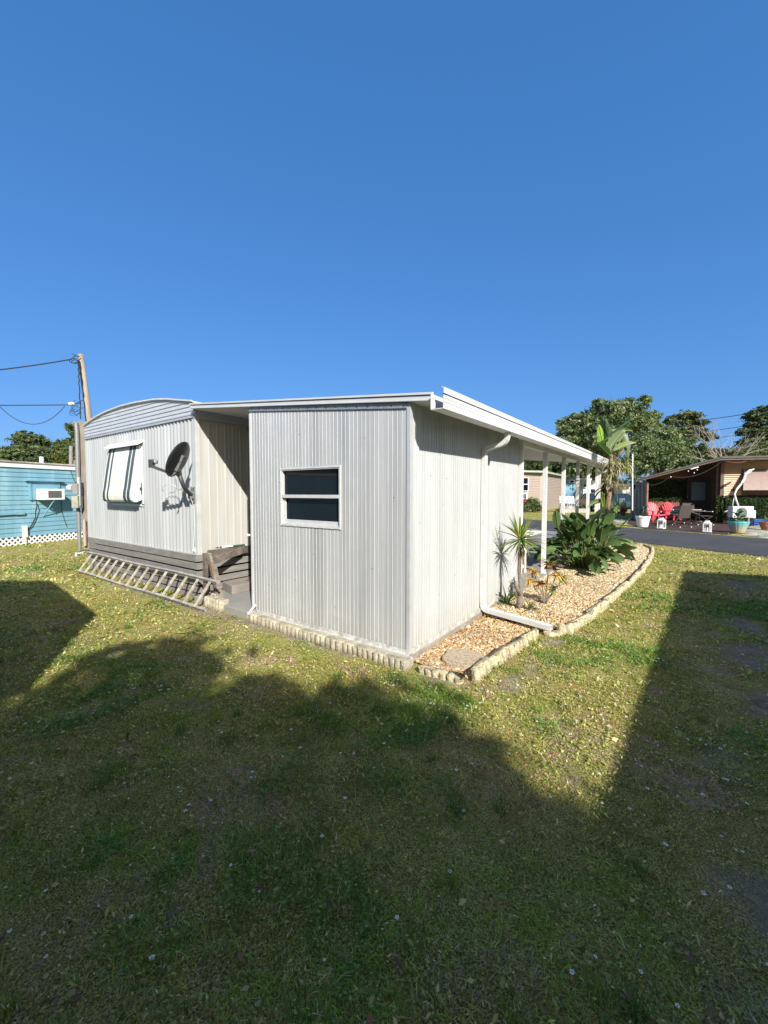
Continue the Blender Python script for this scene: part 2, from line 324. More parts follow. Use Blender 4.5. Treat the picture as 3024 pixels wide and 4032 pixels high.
# corner, top and bottom trims
mb = MB(); mb.box((X1-.028,YF-.010,.0),(X1+.010,YF-.002,2.36)); mb.box((X1+.002,YF-.002,.0),(X1+.010,YF+.035,2.36))
for z in (.25,.62,1.0,1.37,1.74,2.1): mb.lathe((0,0,0), [(.006,0),(.005,.003),(0.001,.004)], 8)
mb = MB(); mb.box((X1-.028,YF-.010,.0),(X1+.010,YF-.002,2.355)); mb.box((X1+.0068,YF-.002,.0),(X1+.011,YF+.035,2.355))
for i in range(9):
    z = .14+i*.27; mb.box((X1+.011,YF+.012,z),(X1+.015,YF+.020,z+.008))
mb.build('corner_trim', mat('pale trim', (.52,.525,.515), .45, .2, .06, 10), shed)
mb = MB(); mb.box((X0-.008,YF-.010,.0),(X0+.02,YF-.002,2.56))
for i in range(9): z = .2+i*.26; mb.box((X0+.004,YF-.014,z),(X0+.012,YF-.010,z+.008))
mb.build('corner_trim', TRIM, shed)
mb = MB(); mb.hexa([(X0,YF-.016,ztop(X0)-.052),(X1-.03,YF-.016,ztop(X1)-.052),(X1-.03,YF-.009,ztop(X1)-.052),(X0,YF-.009,ztop(X0)-.052),(X0,YF-.016,ztop(X0)-.002),(X1-.03,YF-.016,ztop(X1)-.002),(X1-.03,YF-.009,ztop(X1)-.002),(X0,YF-.009,ztop(X0)-.002)])
for i in range(17):
    x = X0+.06+i*.143; mb.box((x,YF-.021,ztop(x)-.034),(x+.011,YF-.016,ztop(x)-.023), 1)
mb.build('top_flashing', [GALV, BLACK], shed)
BTR = mat('dusty bottom track', (.60,.60,.56), .7, .1, .2, 20, .3, col2=(.36,.33,.28), amt=.8)
mb = MB(); mb.box((X0,YF-.018,-.002),(X1+.012,YF-.0085,.04)); mb.box((X0,YF-.05,-.012),(X1+.012,YF-.019,.006))
mb.build('bottom_track', BTR, shed)
mb = MB(); mb.box((X1+.0115,YF+.036,-.004),(X1+.022,YB,.045)); mb.build('bottom_track', BTR, shed)
mb = MB(); mb.box((X0+.02,YF-.03,G-.2),(X1+.035,YB+.02,-.003)); mb.build('concrete_curb', mat('stained curb', (.36,.31,.25), .9, 0, .2, 6, .5, 50, col2=(.2,.16,.12), amt=.7), shed, bevel=.006)
mb = MB(); mb.bar((X0-.02,YF-.06,-.03),(X0+.1,YF-.035,.11),.035,.012,(0,-1,0)); mb.build('tie_down_strap', mat('white paint bright', (.8,.8,.8), .4), shed, bevel=.003)
# the little porcelain-white knob on the left edge
mb = MB(); mb.tube([(X0-.02,YF-.01,1.0),(X0-.05,YF-.03,1.0)], [.010,.018], 8); mb.build('hook', WHITEC, shed)
# window
win_o = MB(); f = .019; y0 = YF-.012
win_o.box((WX0-f,y0,WZ0-f),(WX0,YF-.001,WZ1+f)); win_o.box((WX1,y0,WZ0-f),(WX1+f,YF-.001,WZ1+f)); win_o.box((WX0,y0,WZ0-f),(WX1,YF-.001,WZ0)); win_o.box((WX0,y0,WZ1),(WX1,YF-.001,WZ1+f))
for i in range(9):
    x = WX0-.01+i*(WX1-WX0+.02)/8
    for z in (WZ0-.016, WZ1+.012): win_o.box((x-.005,y0-.004,z-.005),(x+.005,y0,z+.005))
for i in range(1,5):
    z = WZ0+i*.13
    for x in (WX0-.015, WX1+.013): win_o.box((x-.005,y0-.004,z-.005),(x+.005,y0,z+.005))
win = win_o.build('window', TRIM, shed, bevel=.0015)
mb = MB(); t = .012; yr = YF+.045; zm = (WZ0+WZ1)/2 + .012
for a, b in (((WX0,YF-.006,WZ0),(WX0+t,yr,WZ1)), ((WX1-t,YF-.006,WZ0),(WX1,yr,WZ1)), ((WX0+t,YF-.006,WZ1-t),(WX1-t,yr,WZ1)), ((WX0+t,YF-.006,WZ0),(WX1-t,yr,WZ0+t)),
             ((WX0+t,YF-.012,zm-.022),(WX1-t,YF+.02,zm+.016)), ((WX0+t,YF+.02,WZ0+t),(WX0+t+.03,YF+.04,zm-.022)), ((WX1-t-.012,YF+.02,WZ0+t),(WX1-t,YF+.04,zm-.022)), ((WX0+t+.03,YF+.018,WZ0+t),(WX1-t-.012,YF+.04,WZ0+t+.045))): mb.box(a, b)
mb.build('sash_frame', mat('window frame', (.56,.56,.55), .45, .05, .08, 12), win, bevel=.002)
mb = MB(); mb.box((WX0+t,YF+.036,zm+.016),(WX1-t,YF+.04,WZ1-t)); mb.build('pane', GLASS, win)
mb = MB(); mb.box((WX0+t+.03,YF+.046,WZ0+.055),(WX1-t-.012,YF+.05,zm-.01)); mb.build('pane', GLASS, win)
rehome(shed)

# ================================================================== CARPORT
carp = empty('carport', (-2.0,9,0), 0, 'long white aluminium carport roof on slim white posts with a front gutter', 'carport')
RY0, RY1 = 3.185, 15.1
rise = lambda y: (y-3.2)*.009
zr = lambda x, y: 2.366 + (-1.753-x)*.103 + rise(y)      # underside
SOF = mat('soffit white', (.76,.76,.74), .35, 0, .05, 2, .03)
mb = MB()
def slabxy(xa,xb,ya,yb,z0,z1,m=0):
    mb.hexa([(xa,ya,zr(xa,ya)+z0),(xb,ya,zr(xb,ya)+z0),(xb,yb,zr(xb,yb)+z0),(xa,yb,zr(xa,yb)+z0),(xa,ya,zr(xa,ya)+z1),(xb,ya,zr(xb,ya)+z1),(xb,yb,zr(xb,yb)+z1),(xa,yb,zr(xa,yb)+z1)], m)
slabxy(-5.80,-1.76,RY0+.012,RY1,.0,.05)
for i in range(39):                                         # pan seams under the roof
    y = RY0+.3+i*.305; slabxy(-5.80,-1.76,y,y+.006,-.004,0)
mb.build('roof_panel', SOF, carp)
mb = MB(); slabxy(-5.79,-1.755,RY0,RY0+.011,.0,.046); slabxy(-5.79,-1.755,RY0-.012,RY0+.011,.054,.074); slabxy(-5.79,-1.755,RY0+.003,RY0+.011,.046,.054,1); slabxy(-5.79,-1.755,RY0-.004,RY0,.002,.012)
mb.build('fascia', [mat('fascia paint', (.60,.60,.58), .4, .1, .06, 4), BLACK], carp)
def gutter(ya, yb):
    z0 = lambda y: 2.275+rise(y)
    prof = [(-1.75,.14),(-1.75,0),(-1.622,0),(-1.622,.055),(-1.618,.057),(-1.622,.06),(-1.622,.088),(-1.618,.09),(-1.622,.093),(-1.622,.118),(-1.628,.118),(-1.628,.006),(-1.744,.006),(-1.744,.14)]
    m_ = MB(); m_.extrude(prof, lambda x,z: V(x,ya,z0(ya)+z), lambda x,z: V(x,yb,z0(yb)+z))
    lip = [(-1.615,.128),(-1.612,.178),(-1.64,.186),(-1.64,.180),(-1.619,.176),(-1.621,.128)]
    m_.extrude(lip, lambda x,z: V(x,ya-.008,z0(ya)+z), lambda x,z: V(x,yb,z0(yb)+z))
    m_.extrude([(-1.632,.1175),(-1.623,.1175),(-1.623,.1285),(-1.632,.1285)], lambda x,z: V(x,ya,z0(ya)+z), lambda x,z: V(x,yb,z0(yb)+z), 1)
    return m_.build('gutter', [WHITE, mat('dark joint', (.05,.05,.05), .8)], carp)
gutter(3.135, 12.75); gutter(12.95, 15.1)
mb = MB()
for i in range(60):
    t = random.random(); mb.bar((random.uniform(-1.74,-1.64), 3.15+t*.25, 2.285),(random.uniform(-1.74,-1.64),3.2+t*.25,2.29+random.random()*.02),.01,.006,(0,0,1))
mb.box((-1.744,3.14,2.281),(-1.63,3.7,2.285)); mb.box((-1.744,3.72,2.281),(-1.63,3.74,2.36)); mb.build('gutter_debris', DARKW, carp)
mb = MB(); mb.hexa([(-2.06,6.46,2.30),(-1.95,6.46,2.30),(-1.95,15.1,2.38),(-2.06,15.1,2.38),(-2.06,6.46,2.392),(-1.95,6.46,2.382),(-1.95,15.1,2.485),(-2.06,15.1,2.495)])
mb.build('beam', SOF, carp)
for i, y in enumerate((6.55,8.06,9.65,11.28,12.85,14.42)):
    mb = MB(); mb.box((-2.04,y-.037,0),(-1.965,y+.037,2.30+rise(y))); mb.box((-2.055,y-.05,0),(-1.95,y+.05,.006))
    mb.build('post', mat('post white', (.70,.70,.68), .4, 0, .05, 4, .05), carp, bevel=.004)
def downspout(pts, parts_r=.036, nm='downspout'):
    m_ = MB(); pts = [Vector(p) for p in pts]; dense = []
    for i in range(len(pts)-1):
        nseg = max(1, int((pts[i+1]-pts[i]).length/.5)); dense += [pts[i].lerp(pts[i+1], k/nseg) for k in range(nseg)]
    dense.append(pts[-1]); m_.tube(dense, parts_r*1.25, 4, flat=.8, cap=True)
    return m_
def bez(a, b, c, d, n=8):
    a,b,c,d = map(Vector,(a,b,c,d)); return [a*(1-t)**3+b*3*t*(1-t)**2+c*3*t*t*(1-t)+d*t**3 for t in [i/n for i in range(n+1)]]
dsm = mat('downspout white', (.62,.63,.62), .4, 0, .07, 10, .08, col2=(.55,.53,.48), amt=.3)
def rect_pipe(m_, pts, w, h, side=(0,1,0), ribs=0, m=0):
    """rectangular pipe swept along a path that stays in the x-z plane; side is its constant width axis"""
    pts = [Vector(p) for p in pts]; side = Vector(side); vs = []; n = len(pts)
    for i, p in enumerate(pts):
        d = (pts[min(i+1,n-1)]-pts[max(i-1,0)]).normalized(); u = side.cross(d).normalized(); s2 = d.cross(u).normalized()
        k = 1 + (ribs if i % 2 else 0)
        ring = [(-.5,-.5),(-.2,-.5),(-.15,-.42),(.15,-.42),(.2,-.5),(.5,-.5),(.5,.5),(.2,.5),(.15,.42),(-.15,.42),(-.2,.5),(-.5,.5)]
        vs += [p + s2*(a*w*k) + u*(b*h*k) for a, b in ring]
    q = 12; fs = [(i*q+k, i*q+(k+1)%q, (i+1)*q+(k+1)%q, (i+1)*q+k) for i in range(n-1) for k in range(q)] + [tuple(range(q))[::-1]]
    m_.add(vs, fs, m)
mb = MB(); yd = 4.97; xd = -1.983
el = bez((-1.685,yd,2.30),(-1.685,yd,2.12),(-1.80,yd,2.16),(xd+.10,yd,2.13),14)
el2 = bez((xd+.10,yd,2.13),(xd+.03,yd,2.115),(xd,yd,2.10),(xd,yd,2.02),10)
rect_pipe(mb, el+el2[1:], .075, .052, ribs=.06)
rect_pipe(mb, [(xd,yd,2.04),(xd,yd,.14)], .078, .056)
ee = gz(2150,2466,.0); bend = bez((xd,yd,.15),(xd,yd,.03),(xd+.03,yd-.005,.03),(xd+.11,yd-.02,.03),10)
rect_pipe(mb, bend, .075, .052, ribs=.06)
rect_pipe(mb, [(xd+.09,yd-.015,.03),(-1.09,4.80,.005)], .078, .056, side=(.2,1,0))
mb.build('downspout', dsm, carp, bevel=.002)
mb = MB(); yd2 = 14.6; zz = 2.275+rise(yd2)
rect_pipe(mb, bez((-1.68,yd2,zz),(-1.68,yd2,zz-.2),(-1.80,yd2,zz-.12),(-1.91,yd2,zz-.18),10)+bez((-1.91,yd2,zz-.18),(-1.94,yd2,zz-.2),(-1.95,yd2,zz-.3),(-1.95,yd2,zz-.5),6)[1:], .09,.065)
rect_pipe(mb, [(-1.95,yd2,zz-.5),(-1.95,yd2,.1)], .09,.065)
mb.build('downspout', dsm, carp)
rehome(carp)

# ================================================================== MOBILE HOME
MHM = mat('corrugated aluminium', (.48,.492,.49), .42, .2, .12, 2.0, .04, 50, col2=(.40,.405,.40), amt=.6, stretch=(2.5,2.5,.2))
MHC = mat('cream painted siding', (.45,.448,.425), .55, 0, .09, 3, .05, 50, col2=(.48,.45,.38), amt=.6, stretch=(2.5,2.5,.3))
XR, XL, Y0, YE = -5.85, -10.14, 3.3, 15.2
mh = empty('mobile_home', (-8,9,G), 0, 'silver corrugated mobile home with arched roof end on grey board skirting', 'mobile home')
mb = MB(); n_ = int((XR-XL)/.107*10); vs = []
for i in range(n_+1):
    x = XL+(XR-XL)*i/n_; dy = .013*math.cos(2*PI*(x-XL)/.107)
    vs += [(x,Y0+dy-.013,.62),(x,Y0+dy-.013,2.69)]
mb.add(vs, [(2*i,2*i+2,2*i+3,2*i+1) for i in range(n_)])
mb.build('front_wall', MHM, mh, smooth=True)
mb = MB(); vs = []; pr = [(0,0),(.055,0),(.062,.012),(.070,.012),(.078,0),(.128,0),(.131,-.006),(.135,0)]
y = Y0; pts = []
while y < YE:
    for a, d in pr: pts.append((y+a, d))
    y += .138
for yy, d in pts: vs += [(XR+d,yy,.62),(XR+d,yy,2.80)]
mb.add(vs, [(2*i,2*i+2,2*i+3,2*i+1) for i in range(len(pts)-1)])
mb.build('side_wall', MHC, mh)
mb = MB(); mb.box((XL,Y0+.02,.55),(XR-.02,YE,.62)); mb.box((XL,Y0+.05,.62),(XL+.03,YE,2.85)); mb.box((XL,YE,.62),(XR,YE+.03,2.85)); mb.box((XL+.03,Y0+.03,.62),(XR-.03,Y0+.05,2.7)); mb.box((XR-.05,Y0+.05,.62),(XR-.03,YE,2.78)); mb.build('wall', MHC, mh)
arch = [(-10.14,2.95),(-9.95,2.99),(-9.565,3.05),(-9.2,3.09),(-8.89,3.115),(-8.28,3.135),(-7.725,3.125),(-7.022,3.085),(-6.6,3.035),(-6.314,2.985),(-5.839,2.905)]
mb = MB()
# level creased rows cut off by the arch
def arch_z(x):
    for (xa,za),(xb,zb) in zip(arch, arch[1:]):
        if xa <= x <= xb: return za+(zb-za)*(x-xa)/(xb-xa)
    return arch[-1][1]
ax = np.linspace(-10.14,-5.839,70)
for r in range(7):
    z0 = 2.715+r*.066
    for xa, xb in zip(ax, ax[1:]):
        ta, tb = arch_z(xa), arch_z(xb)
        if max(ta,tb) <= z0: continue
        a0, b0 = min(z0,ta), min(z0,tb); a1, b1 = min(z0+.057,ta), min(z0+.057,tb)
        mb.add([(xa,Y0-.034,a0),(xb,Y0-.034,b0),(xb,Y0-.022,b1),(xa,Y0-.022,a1)], [(0,1,2,3)])
        a2, b2 = min(z0+.066,ta), min(z0+.066,tb)
        if max(a2-a1,b2-b1) > 0: mb.add([(xa,Y0-.022,a1),(xb,Y0-.022,b1),(xb,Y0-.034,b2),(xa,Y0-.034,a2)], [(0,1,2,3)], 1)  # return under each row coloured darker, its shade put into the colour
mb.build('end_panel', [mat('end panel white', (.58,.595,.60), .42, .25, .08, 5, .05), mat('crease shade', (.50,.51,.515), .5, .1)], mh)
mb = MB()
mb.extrude([(x,z+.006) for x,z in arch]+[(x,z-.012) for x,z in arch[::-1]], lambda x,z: V(x,Y0-.05,z), lambda x,z: V(x,YE,z))
mb.build('roof', mat('roof coating', (.62,.62,.60), .6, 0, .15, 3, .2), mh)
mb = MB(); mb.extrude([(x,z+.02) for x,z in arch]+[(x,z-.004) for x,z in arch[::-1]], lambda x,z: V(x,Y0-.062,z), lambda x,z: V(x,Y0-.048,z))
mb.build('roof_edge_trim', TRIM, mh)
mb = MB(); mb.box((XL-.005,Y0-.040,2.672),(XR+.004,Y0-.018,2.712)); mb.box((XL-.004,Y0-.046,2.712),(XR+.004,Y0-.032,2.728)); mb.box((XR+.013,Y0-.03,2.66),(XR+.03,YE,2.77)); mb.build('band_trim', mat('band', (.50,.51,.52), .45, .3, .06, 4), mh)
mb = MB(); mb.box((XR-.03,Y0-.026,.60),(XR+.018,Y0-.012,2.67)); mb.box((XR+.013,Y0-.012,.60),(XR+.018,Y0+.05,2.66)); mb.box((XL-.012,Y0-.026,.60),(XL+.015,Y0+.03,2.67))
mb.box((XL,Y0-.03,.600),(XR,Y0-.012,.622))
for i in range(12): z = .75+i*.16; mb.box((XR+.018,Y0+.012,z),(XR+.021,Y0+.018,z+.007))
mb.build('corner_trim', mat('home corner trim', (.50,.50,.49), .5, .05, .1, 6), mh)
# awning window
wx0, wx1, wz0, wz1 = -8.86, -7.56, 1.33, 2.46
aw = empty('x')
COL.objects.unlink(aw); bpy.data.objects.remove(aw)
mb = MB()
for a, b in (((wx0,Y0-.03,wz0),(wx0+.03,Y0-.012,wz1)), ((wx1-.03,Y0-.03,wz0),(wx1,Y0-.012,wz1)), ((wx0,Y0-.03,wz0-.02),(wx1,Y0-.012,wz0+.02)), ((wx0,Y0-.03,wz1-.02),(wx1,Y0-.012,wz1+.01)), (((wx0+wx1)/2-.01,Y0-.028,wz0),((wx0+wx1)/2+.01,Y0-.012,wz1))): mb.box(a,b)
w1 = mb.build('window', WHITE, mh)
mb = MB(); mb.box((wx0+.03,Y0-.024,wz0+.02),(wx1-.03,Y0-.019,wz1-.02)); mb.build('pane', GLASS, w1)
TEAL = mat('teal stripe enamel', (.018,.04,.052), .45, 0, .2, 9); CRM = mat('cream slat enamel', (.58,.58,.545), .45, 0, .1, 8, col2=(.5,.47,.4), amt=.5)
prof = [(0,2.40),(-.03,2.37),(-.07,2.15),(-.11,1.9),(-.145,1.66),(-.165,1.56),(-.17,1.49),(-.162,1.43),(-.14,1.40),(-.11,1.385)]
nsl = 34; mb = MB(); ax0, ax1 = -8.86, -7.60; wsl = (ax1-ax0)/nsl
for i in range(nsl):
    xa = ax0+i*wsl; m_ = 1 if i in (1,2,3,6,7,25,26,27,29,30,31) else 0
    
    ring = []
    for k, (x_, dy) in enumerate(((0,.0),(.25,.015),(.75,.015),(1,0))):
        ring.append([(xa+x_*wsl, Y0-.02+p_-dy, z_-dy*.3) for p_, z_ in prof])
    vs = sum(ring, []); L_ = len(prof)
    mb.add(vs, [(c*L_+j, (c+1)*L_+j, (c+1)*L_+j+1, c*L_+j+1) for c in range(3) for j in range(L_-1)], m_)
awn = mb.build('awning', [CRM, TEAL], mh)
sd = awn.modifiers.new('s','SOLIDIFY'); sd.thickness = .004
mb = MB()
for xa, xb in ((ax1+.002,ax1+.010),(ax0-.010,ax0-.002)):
    mb = MB(); pp = [(0,2.40)]+prof[1:]+[(-.02,1.42)]
    mb.extrude([(a-.02,b) for a,b in pp], lambda yy,z: V(xa,Y0+yy,z), lambda yy,z: V(xb,Y0+yy,z)); mb.build('side_panel', WHITEC, awn)
mb = MB(); mb.extrude([(-.02,2.47),(-.05,2.47),(-.13,2.40),(-.13,2.372),(-.12,2.372),(-.02,2.44)], lambda yy,z: V(ax0-.03,Y0+yy,z), lambda yy,z: V(ax1+.10,Y0+yy,z))
mb.build('hood', WHITEC, awn)
mb = MB(); mb.box((-7.605,Y0-.07,1.60),(-7.57,Y0-.02,1.64)); mb.box((-7.60,Y0-.05,1.52),(-7.585,Y0-.02,1.72)); mb.build('crank', DGREY, awn)
# skirting
mb = MB(); hs = [(.50,.605,-.012),(.378,.478,.0),(.258,.350,.0),(.138,.230,.006),(.018,.110,.01),(-.10,-.005,.02)]
for j, (z0, z1, dy) in enumerate(hs):
    for (xa, xb) in ((XL+.02, -7.9),(-7.895, XR+.0)):
        wob = random.uniform(-.006,.006)
        mb.hexa([(xa,Y0-.03+dy,z0+wob),(xb,Y0-.03+dy,z0),(xb,Y0-.01+dy,z0),(xa,Y0-.01+dy,z0+wob),(xa,Y0-.03+dy,z1+wob),(xb,Y0-.03+dy,z1),(xb,Y0-.01+dy,z1),(xa,Y0-.01+dy,z1+wob)])
    if z1 > .0: mb.box((XR-.01,Y0-.01+dy,z0),(XR+.012,8.0,z1)); mb.box((XR-.01,8.004,z0),(XR+.012,YE,z1))
mb.hexa([(XL-.05,Y0-.06,.20),(-8.3,Y0-.05,.235),(-8.3,Y0-.032,.235),(XL-.05,Y0-.042,.20),(XL-.05,Y0-.06,.30),(-8.3,Y0-.05,.34),(-8.3,Y0-.032,.34),(XL-.05,Y0-.042,.30)])
mb.build('skirting', GREYP, mh, bevel=.002)
mb = MB(); mb.box((XL+.1,Y0+.06,G),(XR-.08,YE-.1,.54)); mb.build('underside', BLACK, mh)  # black block stands in for the shade behind the skirting boards
rehome(mh)

# ================================================================== DISH
dish = empty('satellite_dish', (XR-.12,Y0-.03,1.5), 0, 'black oval satellite dish on a bent grey arm bolted to the silver wall', 'satellite dish')
nrm = V(-.72,-.55,.42).normalized(); dc = gy(700,1808,2.93)
ux = nrm.cross(V(0,0,1)).normalized(); uy = ux.cross(nrm).normalized(); 
if uy.z < 0: uy = -uy
mb = MB(); vs = []; NR, NA = 6, 40
for r in range(NR+1):
    rr = r/NR
    for k in range(NA):
        t = 2*PI*k/NA; vs.append(dc + ux*(.272*rr*math.cos(t)) + uy*(.268*rr*math.sin(t)) + nrm*(.045*rr*rr-.045))
fs = [(r*NA+k, r*NA+(k+1)%NA, (r+1)*NA+(k+1)%NA, (r+1)*NA+k) for r in range(NR) for k in range(NA)]
mb.add(vs, fs); o = mb.build('reflector', mat('dish enamel', (.022,.023,.025), .38, 0, .15, 5, .02), dish, smooth=True)
sd = o.modifiers.new('s','SOLIDIFY'); sd.thickness = .008
foot = gy(762,1950,Y0-.02); jt = gy(706,1868,2.99)
mb = MB(); mid = gy(722,1905,3.0)
mb.tube(bez(foot+V(0,-.03,0), foot.lerp(mid,.55)+V(0,-.06,0), mid+V(.0,0,-.03), jt, 12), .030, 12); mb.build('mast', DGREY, dish, smooth=True)
mb = MB(); mb.box((foot.x-.06,Y0-.034,foot.z-.12),(foot.x+.06,Y0-.022,foot.z+.12)); mb.box((foot.x-.035,Y0-.09,foot.z-.05),(foot.x-.028,Y0-.034,foot.z+.06)); mb.box((foot.x+.028,Y0-.09,foot.z-.05),(foot.x+.035,Y0-.034,foot.z+.06))
for sx in (-1,1):
    mb.bar((foot.x+sx*.03,Y0-.03,foot.z+.09),(foot.x+sx*.05,Y0-.03,foot.z+.13),.02,.01,(0,1,0)); mb.bar((foot.x+sx*.03,Y0-.03,foot.z-.09),(foot.x+sx*.06,Y0-.03,foot.z-.12),.02,.01,(0,1,0))
mb.build('wall_bracket', mat('pitted grey metal', (.22,.22,.21), .6, .3, .3, 40, .3), dish, bevel=.003)
mb = MB(); bb = dc - nrm*.06 - uy*.02
mb.bar(bb+uy*.10, bb-uy*.14, .10, .045, nrm); mb.bar(bb-uy*.10+ux*.0, jt-V(0,0,.02), .06,.05, nrm); mb.bar(bb+ux*.05, bb-ux*.05, .05,.02, nrm)
mb.bar(bb-uy*.13, bb-uy*.22+nrm*.05, .05,.045, nrm)
mb.build('back_bracket', mat('bracket grey', (.17,.175,.18), .5, .3, .2, 30, .2), dish, bevel=.004)
fp = gy(597,1836,2.74); fb = gy(664,1878,2.86)
mb = MB(); mb.bar(bb-uy*.20+nrm*.03, fp, .036,.036, (0,0,1)); mb.build('feed_arm', DGREY, dish, bevel=.003)
mb = MB(); mb.bar(fp+V(0,0,-.02), fp+V(0,0,.095), .06,.06, (0,1,0)); h0 = fp+V(.0,0,.06); h1 = h0.lerp(dc,.16)
mb.tube([h0, h0.lerp(h1,.5), h0.lerp(h1,.55), h1], [.022,.022,.038,.039], 12)
fd = mb.build('feed_horn', mat('feed grey', (.06,.062,.065), .5, 0, .1, 9), dish)
mb = MB(); mb.tube([h1, h1.lerp(dc,.03), h1.lerp(dc,.05)], [.039,.035,.015], 12); mb.build('horn_cap', mat('cap light grey', (.33,.33,.33), .4), fd, smooth=True)
mb = MB(); c0 = gy(692,1885,3.0); lp = gy(668,1926,3.1)
pts = [c0] + [lp + V(-.105*math.cos(a), 0, .068*math.sin(a)) for a in np.linspace(-.3,5.9,22)]
pts = [c0, gy(696,1915,3.08)] + [gy(668+28*math.cos(a), 1924+17*math.sin(a), 3.12) for a in np.linspace(.2,-5.6,24)] + [gy(715,1925,3.15), gy(745,1950,3.2), gy(757,1975,3.24), gy(764,2010,Y0-.025), gy(766,2080,Y0-.025), gy(762,2150,Y0-.025), gy(769,2176,Y0-.03)]
mb.tube(pts, .0042, 6); mb.build('cable', CABW, dish)
rehome(dish)
# ================================================================== LADDER, TIMBER FRAME, BLOCKS
RUNGM = mat('pale weathered rung', (.50,.45,.36), .85, 0, .25, 20, .5, 70, col2=(.25,.21,.17), amt=.8)
RAILM = mat('grey rail wood', (.27,.25,.235), .8, 0, .2, 8, .3, 70, col2=(.40,.38,.35), amt=.7)
lad = empty('ladder', (-7.5,3.0,G), 0, 'old wooden ladder lying on its side, leaning along the grey skirting', 'ladder')
for (ya, za, xa, xb, nm) in ((2.975,-.045,-9.82,-5.13,'rail'),(3.185,.295,-9.92,-5.17,'rail')):
    mb = MB()
    for i in range(8):
        p0 = xa+(xb-xa)*i/8; p1 = xa+(xb-xa)*(i+1)/8; w0 = .008*math.sin(i*1.3); w1 = .008*math.sin((i+1)*1.3)
        mb.bar((p0,ya,za+w0),(p1,ya,za+w1),.05,.032,(0,.85,.52))
    mb.build(nm, RAILM, lad)
for i in range(15):
    x = -9.70+i*.3105
    mb = MB(); j = random.uniform(-.006,.006)
    mb.bar((x-.02+j,2.955,-.04),(x+.03,3.165,.285),.022,.036,(0,-.5,.3)); mb.build('rung', RUNGM, lad, bevel=.004)
rehome(lad)
fr = empty('timber_trestle', (-5.45,3.4,G), 0, 'broken weathered timber trestle with a split orange post at the skirting corner', 'trestle')
def plank(p, q, w, t, up, m, nm='plank', bev=.004):
    k = MB(); k.bar(p, q, w, t, up); return k.build(nm, m, fr, bevel=bev)
a = gy(808,2178,3.27); b = gy(811,2345,3.20); plank(a, V(b.x,b.y,-.07), .075,.045,(0,1,0), DARKW, 'post')
a = gy(822,2178,3.24); b = gz(864,2366,-.075); plank(a, V(b.x,b.y,b.z), .085,.04,(0,1,0), OLDW, 'leg')
p = a.lerp(b,.36); q = a.lerp(b,.68); d_ = (b-a).normalized()
k = MB(); k.bar(a.lerp(b,.16)+V(.022,-.0215,0), a.lerp(b,.40)+V(.022,-.0215,0), .026,.004,(0,1,0)); k.bar(a.lerp(b,.40)+V(.022,-.0215,0), a.lerp(b,.56)+V(.018,-.0215,0), .012,.004,(0,1,0))
lg = [x for x in COL.objects if x.name.startswith('leg')][-1]
k.build('split_wood', mat('fresh split wood', (.42,.20,.07), .8, 0, .3, 30, .5), lg)
a2 = gy(845,2230,3.33); b2 = gz(877,2366,-.075); plank(a2, b2, .04,.05,(0,1,0), OLDW, 'leg')
a = gy(836,2210,3.30); b = gx(952,2168,-5.74); plank(a+V(0,0,0), b, .03,.105,(0,0,1), mat('grey brown brace', (.15,.12,.105), .85, 0, .3, 9, .5, 60, col2=(.30,.25,.21), amt=.7), 'brace')
a = gx(818,2180,-5.79); b = gx(972,2168,-5.79); plank(V(-5.79,a.y,.605), V(-5.79,b.y+.25,.60), .03,.12,(0,0,1), DARKW, 'crossbar')
a = gy(846,2340,3.28); b = gz(868,2372,-.078); plank(V(-5.5,3.36,.2), b+V(-.03,-.03,0), .05,.03,(0,1,0), OLDW, 'plank')
rehome(fr)
# white and green sleeved pole on the ledge under the siding
pole = empty('sleeved_pole', (-5.8,3.4,.64), 0, 'thin white pole with green foam sleeves resting on the ledge under the siding', 'pole')
A = gy(757,2166,3.235); B = gx(968,2145,-5.80)
mb = MB(); mb.tube([A, B], .010, 8); mb.build('rod', WHITEC, pole)
for t0, t1 in ((.18,.52),(.74,.98)):
    mb = MB(); mb.tube([A.lerp(B,t0), A.lerp(B,t1)], .0165, 8); mb.build('sleeve', mat('green foam', (.03,.095,.06), .8), pole)
rehome(pole)
# step in the gap
mb = MB(); q = [gz(u,v,.0) for u,v in ((872,2352),(919,2362),(980,2332))]
mb.extrude([(-5.80,3.66),(-5.40,3.56),(-5.40,4.7),(-5.80,4.7)], lambda x,y: V(x,y,.001), lambda x,y: V(x,y,.135))
tag(mb.build('concrete_step', STEPC, bevel=.006), 'low taupe painted step on the slab beside the skirting', 'step')
# scalloped edging blocks
def scallop_block(L, nlob, dep, h, wob=.0, colm=BLOCK, seed=0):
    r_ = random.Random(seed); k = MB(); w = L/nlob; pts = []
    for i in range(nlob):
        for a_ in np.linspace(PI, 0, 7)[:-1]: pts.append((-L/2+w*(i+.5)+w*.5*math.cos(a_), -w*.42*math.sin(a_)-.001))
    pts.append((L/2,0)); pts += [(L/2,dep),(-L/2,dep)]
    vs = []; n_ = len(pts)
    for z, s in ((0,1),(h*.45,1),(h*.93,1),(h,.9)):
        for (x,y) in pts: vs.append((x*(1 if s==1 else .985)+r_.uniform(-wob,wob), (y if y>0 else y*s)+r_.uniform(-wob,wob), z+r_.uniform(-wob,wob)*1.5))
    fs = [(r*n_+i, r*n_+(i+1)%n_, (r+1)*n_+(i+1)%n_, (r+1)*n_+i) for r in range(3) for i in range(n_)] + [tuple(range(3*n_,4*n_))]
    k.add(vs, fs); return k
nb = 6; tot = 2.40; xs0 = -4.33; proto = None
ords = ['first','second','third','fourth','fifth','sixth']
